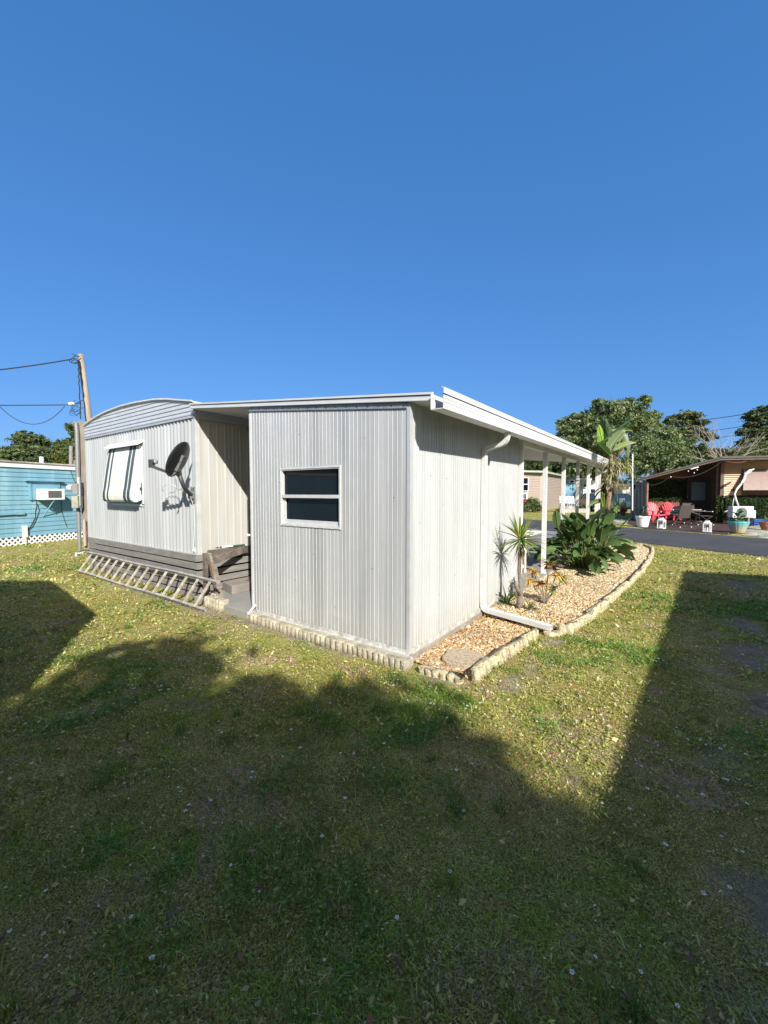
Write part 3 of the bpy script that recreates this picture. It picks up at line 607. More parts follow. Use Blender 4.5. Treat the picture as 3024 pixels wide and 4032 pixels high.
for i in range(nb):
    L = tot/nb
    o = scallop_block(L-.006, 6 if i % 3 else 5, .075, .105, .0035, seed=i).build('edging_block', BLOCK)
    xx = xs0+L*(i+.5); yy = 3.140-.032*(i+.5)/nb*1.6; o.location = (xx, yy-.035+random.uniform(-.006,.006), G-.005-random.uniform(0,.010)); o.rotation_euler = (rad(random.uniform(-3,3)), rad(random.uniform(-.9,.9)), rad(-1.3+random.uniform(-1.6,1.6)))
    lab = 'cream scalloped edging block under the ribbed shed wall, ' + (['leftmost of the row','second from the left','third from the left','third from the right','second from the right','rightmost, by the gravel corner'][i])
    tag(o, lab, 'edging block', 'scalloped edging blocks in front of the shed')
CAPM = mat('rubble cap', (.44,.43,.40), .95, 0, .3, 40, .6, 80)
o = scallop_block(.44, 6, .10, .15, .004, colm=BLOCK, seed=50).build('edging_block', BLOCK); q = gz(828,2400); o.location = (q.x-.02, q.y+.06, G-.004); o.rotation_euler = (0,0,rad(-1))
tag(o, 'short cream scalloped block behind the right end of the wooden ladder', 'edging block')
o = scallop_block(.22, 3, .10, .13, .004, seed=51).build('edging_block', BLOCK); o.location = (q.x-.36, q.y+.25, G-.004); o.rotation_euler = (0,0,rad(12))
tag(o, 'half buried cream block under the skirting behind the ladder rungs', 'edging block')
# pale rubble between edging and shed sill
mb = MB(); mb.box((-4.36,3.125,G),(-1.95,YF-.035,G+.085)); o = mb.build('concrete_footing', CAPM, bevel=.01); tag(o, 'narrow grey rubble strip filling between the block row and the shed sill', 'footing')
# rough yellow coral edging stones round the gravel bed
STN = mat('rough yellow edging stone', (.74,.64,.40), .95, 0, .28, 26, 1.0, 70, col2=(.34,.28,.18), amt=.85, dirt=((.24,.20,.12),-.10,-.02,.5))
def rough_stone(L, W, H_, seed, lob=5):
    """weathered coral edging piece: a row of rounded lobes, flat underneath"""
    r_ = random.Random(seed); n_ = lob*7+1; vs = []; K = 12; ph = r_.random()
    for i in range(n_):
        t = i/(n_-1); e = abs(math.sin(t*PI*lob))**.4; end = .72 if i in (0,n_-1) else 1
        for k in range(K):
            a_ = 2*PI*k/K; cy_ = math.copysign(abs(math.cos(a_))**.5, math.cos(a_)); cz_ = math.copysign(abs(math.sin(a_))**.6, math.sin(a_))
            y_ = cy_*W*.5*(.62+.46*e)*end; z_ = (cz_*.5+.5)*H_*(.90+.12*e)*(1 if end == 1 else .93)
            vs.append((-L/2+L*t+r_.uniform(-.004,.004), y_+r_.uniform(-.005,.005)+.006*math.sin(7*t+ph*9), z_+r_.uniform(-.005,.005)))
    k_ = MB(); k_.add(vs, [(i*K+j, i*K+(j+1)%K, (i+1)*K+(j+1)%K, (i+1)*K+j) for i in range(n_-1) for j in range(K)]+[tuple(range(K))[::-1], tuple((n_-1)*K+j for j in range(K))])
    return k_.build('edging_stone', STN, smooth=True)
stone_id = 0
def stones(pts, L, W, H_, descr, group, sink=.01):
    """stones along a polyline; returns them in order"""
    global stone_id; out = []; pts = [V(a,b,0) for a,b in pts]; seg = [(pts[i+1]-pts[i]).length for i in range(len(pts)-1)]; T = sum(seg); n_ = max(1,round(T/L)); 
    def at_(s):
        for i, g_ in enumerate(seg):
            if s <= g_ or i == len(seg)-1: return pts[i].lerp(pts[i+1], s/g_)
            s -= g_
    for i in range(n_):
        a_, b_ = at_(T*i/n_), at_(T*(i+1)/n_); d_ = b_-a_; o_ = scallop_block(d_.length*.985, max(1,round(d_.length/.066)), W*random.uniform(.9,1.08), H_*random.uniform(.92,1.05), .0065, seed=100+stone_id).build('edging_stone', STN, smooth=True)
        o_.location = ((a_.x+b_.x)/2, (a_.y+b_.y)/2, G-sink); o_.rotation_euler = (random.uniform(-.12,.12), random.uniform(-.03,.03), math.atan2(d_.y,d_.x)+random.uniform(-.06,.06)); stone_id += 1; out.append(o_)
    for i, o_ in enumerate(out): tag(o_, descr(i, len(out)), 'edging stone', group)
    return out
orw = ['','second','third','fourth','fifth','sixth','seventh','eighth','ninth','tenth','eleventh','twelfth','thirteenth','fourteenth']
def lab_a(i, n_): return 'rough yellow stone along the near gravel bed, ' + ('nearest to the camera' if i == 0 else 'touching the downspout outlet' if i == n_-1 else orw[i]+' from the near corner')
def lab_b(i, n_): return 'rough yellow stone along the far gravel bed beside the lawn, ' + ('first past the downspout outlet' if i == 0 else 'last before the lane corner' if i == n_-1 else (orw[i] if i < len(orw) else 'one')+' after the downspout' )
def lab_c(i, n_): return 'dirty low stone closing the gravel bed, ' + ('next to the shed corner blocks' if i == 0 else 'at the outer near corner' if i == n_-1 else 'half overgrown, number two from the shed corner' if i == 1 else 'half overgrown, beside the outer corner stone')
stones([(-1.345,3.20),(-1.29,3.9),(-1.20,4.62)], .40, .042, .125, lab_a, 'yellow stones along the near gravel bed', .02)
stones([(-.93,4.95),(-.86,5.30),(-.80,5.9),(-.70,6.9),(-.60,8.0),(-.51,9.2),(-.44,10.4),(-.40,11.8),(-.39,13.1),(-.48,13.9),(-.72,14.5),(-1.2,14.78)], .80, .04, .115, lab_b, 'yellow stones along the far gravel bed')
stones([(-1.84,3.10),(-1.62,3.10),(-1.42,3.12)], .14, .09, .085, lab_c, 'dirty stones at the near end of the gravel bed', .03)
for (x_,y_,rz,l_,lab) in ((-.97,4.93,.4,.17,'squared yellow stone standing on end where the far edging starts'),(-1.07,4.80,.9,.22,'flat broken yellow stone between downspout outlet and far edging')):
    o_ = rough_stone(l_, .11, .12 if l_ < .2 else .06, 900+int(l_*100), 2); o_.location = (x_,y_,G-.01); o_.rotation_euler = (0,.05,rz); tag(o_, lab, 'edging stone')
# flagstone
bm_ = bmesh.new(); pts = []
for i in range(22):
    a_ = 2*PI*i/22; r_ = 1+.07*math.sin(3*a_+1)+.05*math.sin(5*a_+.4)+random.uniform(-.03,.03); pts.append((-1.57+.235*r_*math.cos(a_), 3.53+.20*r_*math.sin(a_)))
mb = MB(); mb.extrude(pts, lambda x,y: V(x,y,G-.02), lambda x,y: V(x,y,G+.062))
tag(mb.build('flagstone', mat('speckled flagstone', (.62,.50,.33), .9, 0, .25, 60, .9, 120, col2=(.30,.23,.16), amt=.9), bevel=.012), 'flat oval speckled stepping stone lying in the near gravel', 'flagstone')
# gravel
SOIL = mat('bed soil', (.12,.075,.045), .95, 0, .3, 12, .8, 60)
mb = MB(); mb.add([(x,y,G+.010) for x,y in BED], [tuple(range(len(BED)))]); o = mb.build('gravel_bed', SOIL); tag(o, kind='structure')
def pebbles():
    P = []
    bx0,bx1,by0,by1 = -2.02,-.38,3.2,14.9
    N = 80000; x = RNG.uniform(bx0,bx1,N); y = by0+(by1-by0)*RNG.random(N)**1.55
    ok = inpoly(x,y,BED) & ~(((x+1.57)/.23)**2+((y-3.53)/.2)**2 < 1) & ~((np.hypot(x+1.68,y-5.62) < .16)&(RNG.random(N) < .6))
    x, y = x[ok], y[ok]; d = np.hypot(x,y); keep = RNG.random(len(x)) < np.clip(1.1*(5.5/np.maximum(d,3.2))**.4,0,1); x, y, d = x[keep], y[keep], d[keep]; n_ = len(x)
    ico = bmesh.new(); bmesh.ops.create_icosphere(ico, subdivisions=1, radius=1); base = np.array([v.co[:] for v in ico.verts]); fc = [[v.index for v in f.verts] for f in ico.faces]; ico.free()
    s = RNG.lognormal(math.log(.0118), .28, n_)*np.clip(d/6,1,1.7)
    sc = np.stack([s*RNG.uniform(.8,1.35,n_), s*RNG.uniform(.8,1.2,n_), s*RNG.uniform(.45,.8,n_)],-1)
    th = RNG.uniform(0,2*PI,n_); ph = RNG.normal(0,.35,n_)
    v = base[None]*sc[:,None,:]; v = v*RNG.uniform(.88,1.12,(n_,len(base),1))
    cx, sx = np.cos(ph)[:,None], np.sin(ph)[:,None]; vy = v[...,1]*cx-v[...,2]*sx; vz = v[...,1]*sx+v[...,2]*cx
    ct, s_t = np.cos(th)[:,None], np.sin(th)[:,None]; X = v[...,0]*ct-vy*s_t; Y = v[...,0]*s_t+vy*ct
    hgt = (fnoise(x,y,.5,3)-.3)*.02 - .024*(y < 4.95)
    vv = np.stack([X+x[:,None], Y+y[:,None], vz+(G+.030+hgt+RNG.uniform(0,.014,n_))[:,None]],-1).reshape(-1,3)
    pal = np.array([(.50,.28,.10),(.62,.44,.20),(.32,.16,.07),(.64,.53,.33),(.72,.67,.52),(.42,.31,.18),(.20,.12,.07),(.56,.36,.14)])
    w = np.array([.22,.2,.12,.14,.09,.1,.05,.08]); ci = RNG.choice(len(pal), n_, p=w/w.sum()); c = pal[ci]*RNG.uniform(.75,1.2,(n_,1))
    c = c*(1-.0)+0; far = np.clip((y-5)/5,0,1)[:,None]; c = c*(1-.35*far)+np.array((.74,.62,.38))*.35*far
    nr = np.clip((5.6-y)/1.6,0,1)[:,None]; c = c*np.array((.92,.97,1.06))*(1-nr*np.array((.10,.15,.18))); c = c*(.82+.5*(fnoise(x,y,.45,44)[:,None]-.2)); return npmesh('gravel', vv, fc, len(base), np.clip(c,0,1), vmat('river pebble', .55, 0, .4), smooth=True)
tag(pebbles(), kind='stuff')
# ================================================================== GRASS
SHEDP = [(-4.5,3.02),(-1.4,2.98),(-1.4,3.3),(-2,7),(-4.5,7)]
def blocked(x, y):
    bl = inpoly(x,y,BED) | inpoly(x,y,SHEDP) | ((x < -5.78)&(x > -10.3)&(y > 3.27)&(y < 15.5)) | ((x >= -5.85)&(x < -1.92)&(y > 3.12)&(y < 16.2))
    bl |= (y > ROADN(x)-.03*0)&(y < ROADF(x)) | (x < -16.9+.0*y) | inpoly(x,y,[(p_.x,p_.y) for p_ in (gz(2470,2062),gz(2540,2082),gz(2700,2093),gz(2862,2106),gz(2960,2066),gz(3060,2060),gz(3060,2035),gz(2480,2035))])
    return bl
def scatter(r0, r1, dens, ang=62):
    a1 = rad(ang); area = .5*(r1*r1-r0*r0)*2*a1; n_ = int(area*dens)
    r = np.sqrt(RNG.uniform(r0*r0, r1*r1, n_)); t = RNG.uniform(-a1,a1,n_)
    x = r*(FH.x*np.cos(t)+RT.x*np.sin(t)); y = r*(FH.y*np.cos(t)+RT.y*np.sin(t))
    ok = ~blocked(x,y); return x[ok], y[ok]
def green(x, y): return fnoise(x,y,1.1,0)
SPOTS = [(gz(u,v),r) for u,v,r in ((1490,2680,.33),(2200,2570,.55),(740,2310,.55),(300,2235,.5),(1200,2850,.3),(1720,2640,.14),(2050,2650,.22),(1880,3080,.22),(520,3010,.25),(420,3330,.16),(350,2660,.35),(2450,2560,.3),(1130,3080,.16),(2170,2880,.2),(1650,2880,.25),(700,3380,.2),(640,2380,.3),(900,2420,.12),(2050,3700,.12),(250,2590,.3))]
def lush(x, y):
    m = np.clip((green(x,y)-.51)*5,0,1)*.8
    wx = (fnoise(x,y,.45,14)-.5)*.55; wy = (fnoise(x,y,.45,17)-.5)*.55
    for c, r in SPOTS: m = np.maximum(m, np.exp(-(((x+wx-c.x)**2+(y+wy-c.y)**2)/(r*r*1.1))**1.3)*np.clip((fnoise(x,y,.16,8)-.3)*4,0,1))
    return m*np.clip((fnoise(x,y,.22,19)-.28)*4.5,.15,1)
def grass(r0, r1, dens, h, w, keepsand=.08):
    x, y = scatter(r0, r1, dens); sa_ = sandmask(x,y); lu = lush(x,y); dn = fnoise(x,y,.35,6)
    gap = np.clip((vnoise(x,y,.055,50)*.6+vnoise(x,y,.13,51)*.6-.30)*2.6,.05,1); prob = np.clip((.3+.95*lu+.85*dn)*(1-sa_*(1-keepsand))*gap*1.25,0,1); k = RNG.random(len(x)) < prob; x, y, lu, dn = x[k], y[k], lu[k], dn[k]; n_ = len(x)
    th = RNG.uniform(0,2*PI,n_); lean = np.clip(RNG.normal(1.12,.30,n_)-.5*lu,.12,1.5)       # mown, mostly lying
    tf = np.clip((fnoise(x,y,.28,31)-.6)*6,0,1); tall = (RNG.random(n_) < .010*(.2+lu)+.09*tf); lean = np.where(tall, RNG.uniform(.5,1.15,n_), lean)
    L = h*RNG.lognormal(0,.4,n_)*(.65+1.2*lu+.8*np.clip(dn-.5,0,1)); L = np.where(tall, h*RNG.uniform(2.,3.8,n_), L); L = np.minimum(L, .16); W = w*RNG.uniform(.6,1.4,n_); W = np.where(tall, W*1.25, W)
    dx, dy = np.cos(th), np.sin(th); px, py = -dy, dx; z0 = G-.004+RNG.uniform(0,.006,n_)
    def pt(t, bend, side, ww):
        hor = L*t*np.sin(lean+bend*t); ver = L*t*np.cos(np.minimum(lean+bend*t,1.5))
        return np.stack([x+dx*hor+px*side*ww, y+dy*hor+py*side*ww, z0+ver+.002],-1)
    v = np.stack([pt(0,.2,-1,W*.5), pt(0,.2,1,W*.5), pt(.5,.35,1,W*.45), pt(.5,.35,-1,W*.45), pt(1,.45,0,W*0)],1).reshape(-1,3)
    straw = np.array([(.62,.52,.25),(.52,.44,.20),(.74,.63,.34),(.36,.27,.13)]); grn = np.array([(.27,.36,.055),(.35,.43,.08),(.18,.27,.04),(.43,.49,.11),(.27,.35,.07)])
    dead = np.clip((fnoise(x,y,.38,60)-.545)*9,0,1)*(1-lu); th2 = dead > .5
    isg = (RNG.random(n_) < np.clip(.70+.35*lu+.8*(dn-.5),.15,.97)*(1-.85*dead))
    c = np.where(isg[:,None], grn[RNG.integers(0,5,n_)], straw[RNG.integers(0,4,n_)]); c = np.where((th2&~isg)[:,None], np.array((.44,.36,.30)), c); c = np.where((lu > .5)[:,None]&isg[:,None], c*np.array((.55,.80,.7)), c)
    reg = fnoise(x,y,.7,40)[:,None]; c = c*(1+np.clip((reg-.5)*3.2,-.6,.6)*np.array((-.28,.12,-.25)))
    c = np.clip(c*RNG.uniform(.35,1.45,(n_,1))*np.array((1.42,1.28,1.25)),0,.95)
    me_v.append(v); me_c.append(c)
me_v, me_c = [], []
grass(.5,2.6,20000,.024,.0019); grass(2.6,4.6,15000,.026,.0026); grass(4.6,8,6000,.028,.0044); grass(8,14,1300,.032,.010); grass(14,34,160,.05,.026)
vv = np.concatenate(me_v); cc = np.concatenate(me_c); GM = vmat('grass blade', .85, .36, .06)
# quad + tip triangle per blade: both drawn as quads would waste; use two meshes' worth of faces
N = len(vv)//5
o = npmesh('grass', vv, [(0,1,2,3),(3,2,4)], 5, cc, GM); tag(o, kind='stuff')
# separate taller tufts
def tufts():
    V_, C_ = [], []
    tx, ty = scatter(.8,7,5.5); keep = fnoise(tx,ty,1.0,71) > .46; tx, ty = tx[keep], ty[keep]; nb_ = 46; n_ = len(tx)*nb_
    x = np.repeat(tx,nb_)+RNG.normal(0,.022,n_); y = np.repeat(ty,nb_)+RNG.normal(0,.022,n_); th = RNG.uniform(0,2*PI,n_); lean = RNG.uniform(.15,1.15,n_); L = RNG.uniform(.045,.115,n_)*np.repeat(RNG.uniform(.55,1.15,len(tx)),nb_); W = RNG.uniform(.0022,.0038,n_)
    dx, dy = np.cos(th), np.sin(th)
    def pt(t, side): a = lean*(.5+.7*t); return np.stack([x+dx*L*t*np.sin(a)-dy*side*W, y+dy*L*t*np.sin(a)+dx*side*W, G+L*t*np.cos(a)],-1)
    V_ = np.stack([pt(0,-.6),pt(0,.6),pt(.55,.5),pt(.55,-.5),pt(1,0)],1).reshape(-1,3)
    base = np.array([(.22,.33,.07),(.30,.38,.07),(.14,.25,.06),(.42,.42,.12)])[RNG.integers(0,4,len(tx))]
    c = np.repeat(base,nb_,axis=0)*RNG.uniform(.6,1.3,(n_,1)); return npmesh('grass_tufts', V_, [(0,1,2,3),(3,2,4)], 5, c, GM)
tag(tufts(), kind='stuff')
# broad-leaved weeds
def weeds():
    V_, C_ = [], []
    for r0, r1, dens, s0 in ((.6,3.2,7500,.0044),(3.2,6,6500,.0062),(6,12,1300,.012)):
        x, y = scatter(r0, r1, dens); lu = lush(x,y); m = np.clip((fnoise(x,y,.42,12)-.5)*6,0,1)*np.clip(lu*1.6,0.1,1); k = RNG.random(len(x)) < np.maximum(m, np.clip(lu-.55,0,1)*1.4)*(1-sandmask(x,y)); x, y, lu = x[k], y[k], lu[k]; n_ = len(x)
        th = RNG.uniform(0,2*PI,n_); s = s0*RNG.lognormal(0,.3,n_); z = G+.006+RNG.random(n_)*(.012+.075*np.clip(lu,0,1)*np.clip(vnoise(x,y,.11,33)*1.6,.2,1.3)); ti = RNG.normal(0,.45,n_); ro = RNG.normal(0,.45,n_)
        dx, dy = np.cos(th), np.sin(th); px, py = -dy, dx
        def pt(a, b): 
            return np.stack([x+dx*a*s+px*b*s, y+dy*a*s+py*b*s, z+s*(a*np.sin(ti)+b*np.sin(ro))],-1)
        v = np.stack([pt(-1.3,0),pt(-.3,-.75),pt(.7,-.5),pt(1.5,0),pt(.7,.5),pt(-.3,.75)],1).reshape(-1,3); V_.append(v)
        g = np.array([(.13,.27,.05),(.19,.33,.06),(.09,.19,.035),(.25,.38,.09)])[RNG.integers(0,4,n_)]*RNG.uniform(.75,1.2,(n_,1)); C_.append(g)
    return npmesh('weeds', np.concatenate(V_), [(0,1,2,3,4,5)], 6, np.concatenate(C_), vmat('weed leaf', .5, .25, .35))
tag(weeds(), kind='stuff')
# ground-hugging leaf bits and clippings that speckle the whole sward
def leaf_bits():
    V_, C_ = [], []
    pal = np.array([(.30,.35,.10),(.43,.44,.17),(.22,.25,.08),(.56,.50,.28),(.16,.20,.06),(.38,.26,.17),(.36,.42,.13),(.66,.62,.36)]); w_ = np.array([.2,.17,.14,.1,.14,.06,.14,.05])
    for r0, r1, dens, s0 in ((.6,2.6,9500,.0040),(2.6,4.6,7000,.0052),(4.6,8,3000,.0075),(8,14,800,.013)):
        x, y = scatter(r0, r1, dens); gp = np.clip((vnoise(x,y,.07,80)*.55+vnoise(x,y,.2,81)*.45-.3)*3,.05,1); k = RNG.random(len(x)) < gp*(1-.9*sandmask(x,y)); x, y = x[k], y[k]; n_ = len(x)
        th = RNG.uniform(0,2*PI,n_); s = s0*RNG.lognormal(0,.4,n_); z = G+.004+RNG.random(n_)*.022; ti = RNG.normal(0,.6,n_); ro = RNG.normal(0,.6,n_); dx, dy = np.cos(th), np.sin(th)
        f = lambda a, b: np.stack([x+(dx*a-dy*b)*s, y+(dy*a+dx*b)*s, z+s*(a*np.sin(ti)+b*np.sin(ro))],-1)
        V_.append(np.stack([f(-1.3,0),f(0,-.6),f(1.4,0),f(0,.6)],1).reshape(-1,3)); C_.append(np.clip(pal[RNG.choice(8,n_,p=w_)]*RNG.uniform(.55,1.35,(n_,1))*np.array((1.30,1.22,1.05)),0,.95))
    return npmesh('ground_cover', np.concatenate(V_), [(0,1,2,3)], 4, np.concatenate(C_), GM)
tag(leaf_bits(), kind='stuff')
# small white lawn flowers, dead leaves, straw scraps
def flowers():
    V_, C_ = [], []
    def put(x, y, s):
        n_ = len(x); z = G+RNG.uniform(.015,.06,n_); op = RNG.random(n_)
        for p_ in range(5):
            a = RNG.uniform(0,.3,n_)+p_*2*PI/5; dx, dy = np.cos(a), np.sin(a); px, py = -dy, dx; up = np.where(op < .45, RNG.uniform(1.5,2.5,n_), RNG.uniform(0,.5,n_)); sp = np.where(op < .45,.35,1)
            f = lambda r, b, u: np.stack([x+s*sp*(dx*r+px*b), y+s*sp*(dy*r+py*b), z+s*u*up],-1)
            V_.append(np.stack([f(.15,0,.1),f(.6,-.45,.4),f(1.05,-.3,.5),f(1.05,.3,.5),f(.6,.45,.4)],1).reshape(-1,3)); C_.append(np.tile((.95,.93,.86),(n_,1)))
        V_.append(np.stack([np.stack([x+s*.25*math.cos(t), y+s*.25*math.sin(t), z+s*.3],-1) for t in np.linspace(0,2*PI,6)[:-1]],1).reshape(-1,3)); C_.append(np.tile((.45,.35,.08),(n_,1)))
    x, y = scatter(1.0,4.0,75); k = RNG.random(len(x)) < np.clip((fnoise(x,y,.8,23)-.3)*2.2,.08,1); x, y = x[k], y[k]; put(x,y,RNG.uniform(.0035,.0098,len(x)))
    x, y = scatter(4,7,40); put(x,y,RNG.uniform(.0045,.009,len(x)))
    x, y = scatter(3.5,11,110); k = (x < -2.6)&(RNG.random(len(x)) < np.clip((fnoise(x,y,1.3,21)-.35)*2.2,0,1)); x, y = x[k], y[k]; put(x,y,RNG.uniform(.006,.011,len(x)))
    x, y = scatter(2,9,14); k = (x > -1.6); put(x[k],y[k],RNG.uniform(.006,.010,k.sum()))
    return npmesh('lawn_flowers', np.concatenate(V_), [(0,1,2,3,4)], 5, np.concatenate(C_), vmat('petal', .6, .2, .2))
tag(flowers(), kind='stuff')
def litter():
    V_, C_ = [], []
    for r0, r1, dn_, L0, W0, pal in ((1,5,9,.016,.009,[(.28,.15,.08),(.36,.25,.15),(.2,.12,.08)]), (1,6,150,.016,.0012,[(.50,.45,.33),(.38,.33,.24)])):
        x, y = scatter(r0,r1,dn_); n_ = len(x); th = RNG.uniform(0,2*PI,n_); L = L0*RNG.uniform(.6,1.7,n_); W = W0*RNG.uniform(.7,1.3,n_); z = G+RNG.uniform(.012,.03,n_); dx, dy = np.cos(th), np.sin(th)
        f = lambda a, b, h: np.stack([x+dx*a*L-dy*b*W, y+dy*a*L+dx*b*W, z+h*W],-1)
        V_.append(np.stack([f(-1,0,.2),f(-.2,-1,.6),f(.6,-.6,.3),f(1,0,.8),f(.5,.7,1.),f(-.3,1,.5)],1).reshape(-1,3)); C_.append(np.array(pal)[RNG.integers(0,len(pal),n_)]*RNG.uniform(.7,1.2,(n_,1)))
    return npmesh('dry_litter', np.concatenate(V_), [(0,1,2,3,4,5)], 6, np.concatenate(C_), vmat('dry leaf', .8, .1, .1))
tag(litter(), kind='stuff')
# one curled dark bark piece on the sunny lawn
q = gz(2225,2783); mb = MB()
ring = [(.018*math.cos(a), .018*math.sin(a)) for a in np.linspace(-.6,PI*1.15,9)]
for i in range(6):
    pass
pts = [q+V(-.07+.028*i, .03-.012*i, .014+.004*math.sin(i)) for i in range(6)]
mb.tube(pts, [.004,.010,.013,.012,.009,.003], 7, flat=.5); tag(mb.build('bark_piece', mat('bark brown', (.12,.075,.055), .9, 0, .3, 40, .5)), 'curled dark brown bark piece lying on the sunny lawn', 'bark')
# ================================================================== PLANTS
LEAF = vmat('leaf', .42, .18, .45)
LEAFD = vmat('tree leaf', .55, .22, .25)
BARK = mat('grey bark', (.17,.14,.11), .9, 0, .3, 6, .8, 30, col2=(.30,.26,.21), amt=.6)
def strap(mb, base, d, L, W, droop, col, n=6, fold=.35, curve=0):
    """narrow tapering leaf, V-shaped in section"""
    base = Vector(base); d = Vector(d).normalized(); side = d.cross(V(0,0,1)); side = side.normalized() if side.length > .05 else V(1,0,0)
    p = base.copy(); vs = []
    for i in range(n+1):
        t = i/n; w = W*(1-t)**.8*(.55+.9*t if t < .5 else 1); u = side.cross(d).normalized()
        vs += [p - side*w*.5 + u*w*fold, p, p + side*w*.5 + u*w*fold]
        d = (d + V(0,0,-droop/n)).normalized(); p = p + d*(L/n)
    fs = []
    for i in range(n): a = i*3; fs += [(a,a+3,a+4,a+1),(a+1,a+4,a+5,a+2)]
    mb.add(vs, fs, 0, col)
def paddle(mb, stem0, base, d, L, W, droop, col, roll=0, n=9, fold=.25, tear=0, tipw=.0, stemr=.008, scol=(.16,.22,.06)):
    """broad oval leaf on a stalk; optional tears between side veins"""
    base = Vector(base); d = Vector(d).normalized(); mb.tube(bez(stem0, Vector(stem0).lerp(base,.4)+V(0,0,.05), base-d*.08, base, 6), [stemr*1.3]*3+[stemr]*4, 5, col=scol)
    side = d.cross(V(0,0,1)); side = side.normalized() if side.length > .05 else V(1,0,0)
    side = Matrix.Rotation(roll, 3, d) @ side; p = base.copy(); L_, R_, C_ = [], [], []
    for i in range(n+1):
        t = i/n; w = W*.5*(math.sin(PI*min(1,(t*.94+.04))**.80))**.75*(1 if t < .98 else .2); u = side.cross(d).normalized()
        if tear and i % 2: w *= random.uniform(1-tear,1)
        C_.append(p.copy()); q = u*w*fold; L_.append(p-side*w*.97+q); R_.append(p+side*w*.97+q)
        C_[-1] = C_[-1]; m1 = p-side*w*.55+q*.75; m2 = p+side*w*.55+q*.75; L_[-1] = (m1, L_[-1]); R_[-1] = (m2, R_[-1])
        dn_ = (d + V(0,0,-droop/n)).normalized(); side = (side - dn_*side.dot(dn_)).normalized(); d = dn_; p = p + d*(L/n)
    vs = []; 
    for i in range(n+1): vs += [L_[i][1], L_[i][0], C_[i], R_[i][0], R_[i][1]]
    fs = []
    for i in range(n):
        for k in range(4): a = i*5+k; fs.append((a,a+5,a+6,a+1))
    mb.add(vs, fs, 0, col)
    mb.tube(C_, [stemr]*(n)+[.002], 4, col=tuple(min(1,c*1.7) for c in col))
def rc(c, v=.2): k = random.uniform(1-v,1+v); return (c[0]*k*random.uniform(.92,1.08), c[1]*k, c[2]*k*random.uniform(.9,1.1))
# yucca tree
yb = V(-1.675,5.52,G+.02); yt = V(-1.672,5.50,.80)
yu = empty('yucca_tree', yb, 0, 'yucca on a slim shaggy trunk with a spiky lime crown near the shed wall', 'yucca')
mb = MB(); mb.tube([yb+V(0,0,-.03), yb+V(.0,0,.14), yb+V(.012,0,.32), yb+V(-.012,0,.55), yt], [.055,.042,.028,.026,.024], 9); mb.tube([yb+V(.01,-.01,.2), yb+V(-.03,-.04,.33), yb+V(-.04,-.05,.40)], [.028,.026,.02], 7)
mb.build('trunk', BARK, yu, smooth=True)
mb = MB()
for i in range(64):
    a = i*2.4+random.uniform(-.2,.2); el = random.choice([1.35,1.1,.8,.5,.2,-.1,-.35]) + random.uniform(-.12,.12); L = random.uniform(.27,.40)
    strap(mb, yt+V(.012*math.cos(a),.012*math.sin(a),.10+.03*el), (math.cos(a)*math.cos(el), math.sin(a)*math.cos(el), math.sin(el)), L, .040, .5 if el < .9 else .12, rc((.17,.25,.04),.25) if i % 7 else (.38,.36,.08))
mb.build('crown', LEAF, yu)
mb = MB()
for i in range(34):
    a = random.uniform(0,2*PI); strap(mb, yt+V(.02*math.cos(a),.02*math.sin(a),random.uniform(-.05,.08)), (math.cos(a)*.35,math.sin(a)*.35,-1), random.uniform(.16,.34), .016, -.1, rc((.26,.17,.09),.35), n=4)
mb.build('dead_leaves', LEAF, yu); rehome(yu)
def rosette(loc, n_, L, W, label, col=(.10,.17,.045)):
    r_ = empty('yucca_shoot', loc, 0, label, 'yucca shoot'); mb = MB()
    for i in range(n_):
        a = i*2.4; el = random.uniform(.2,1.35); strap(mb, (0,0,.03), (math.cos(a)*math.cos(el), math.sin(a)*math.cos(el), math.sin(el)), L*random.uniform(.7,1.1), W, .45, rc(col,.25))
    mb.build('leaves', LEAF, r_); mb = MB(); mb.tube([(0,0,-.03),(.02,0,.05)], [.03,.02], 7); mb.build('stem', BARK, r_)
rosette(V(-1.88,5.62,G+.02), 26, .34, .032, 'low spiky green yucca shoot against the shed wall, left of the yucca trunk')
rosette(V(-1.53,5.50,G+.02), 18, .20, .024, 'smallest spiky yucca shoot at the right foot of the yucca trunk')
# croton
cb = V(-1.44,5.95,G+.02); cr = empty('croton_shrub', cb, 0, 'sparse croton with rusty orange and yellow leaves beside the yucca', 'shrub')
mb = MB(); tips = []
for (dx,dy,dz) in ((-.17,.0,.50),(.02,.05,.62),(.14,-.02,.50),(.22,.02,.44),(-.06,.0,.34),(.10,.05,.27),(-.20,-.04,.36)):
    tp = cb+V(dx,dy,dz); mb.tube(bez(cb, cb+V(dx*.2,0,dz*.4), cb+V(dx*.8,dy,dz*.6), tp, 6), [.011,.010,.009,.008,.007,.006,.005], 6); tips.append(tp)
mb.build('stems', BARK, cr, smooth=True)
mb = MB(); pal = [(.55,.30,.07),(.30,.08,.05),(.60,.46,.12),(.30,.34,.08),(.20,.05,.04),(.50,.22,.08)]
for ti, tp in enumerate(tips):
    for i in range(24):
        a = random.uniform(0,2*PI); el = random.uniform(-.5,.9); base = tp+V(0,0,-random.random()*.06)
        strap(mb, base, (math.cos(a)*math.cos(el),math.sin(a)*math.cos(el),math.sin(el)), random.uniform(.09,.16), .062, .7, rc(pal[(ti+i*i+i) % 6 if ti != 5 else 3],.25), n=4, fold=.15)
mb.build('leaves', LEAF, cr); rehome(cr)
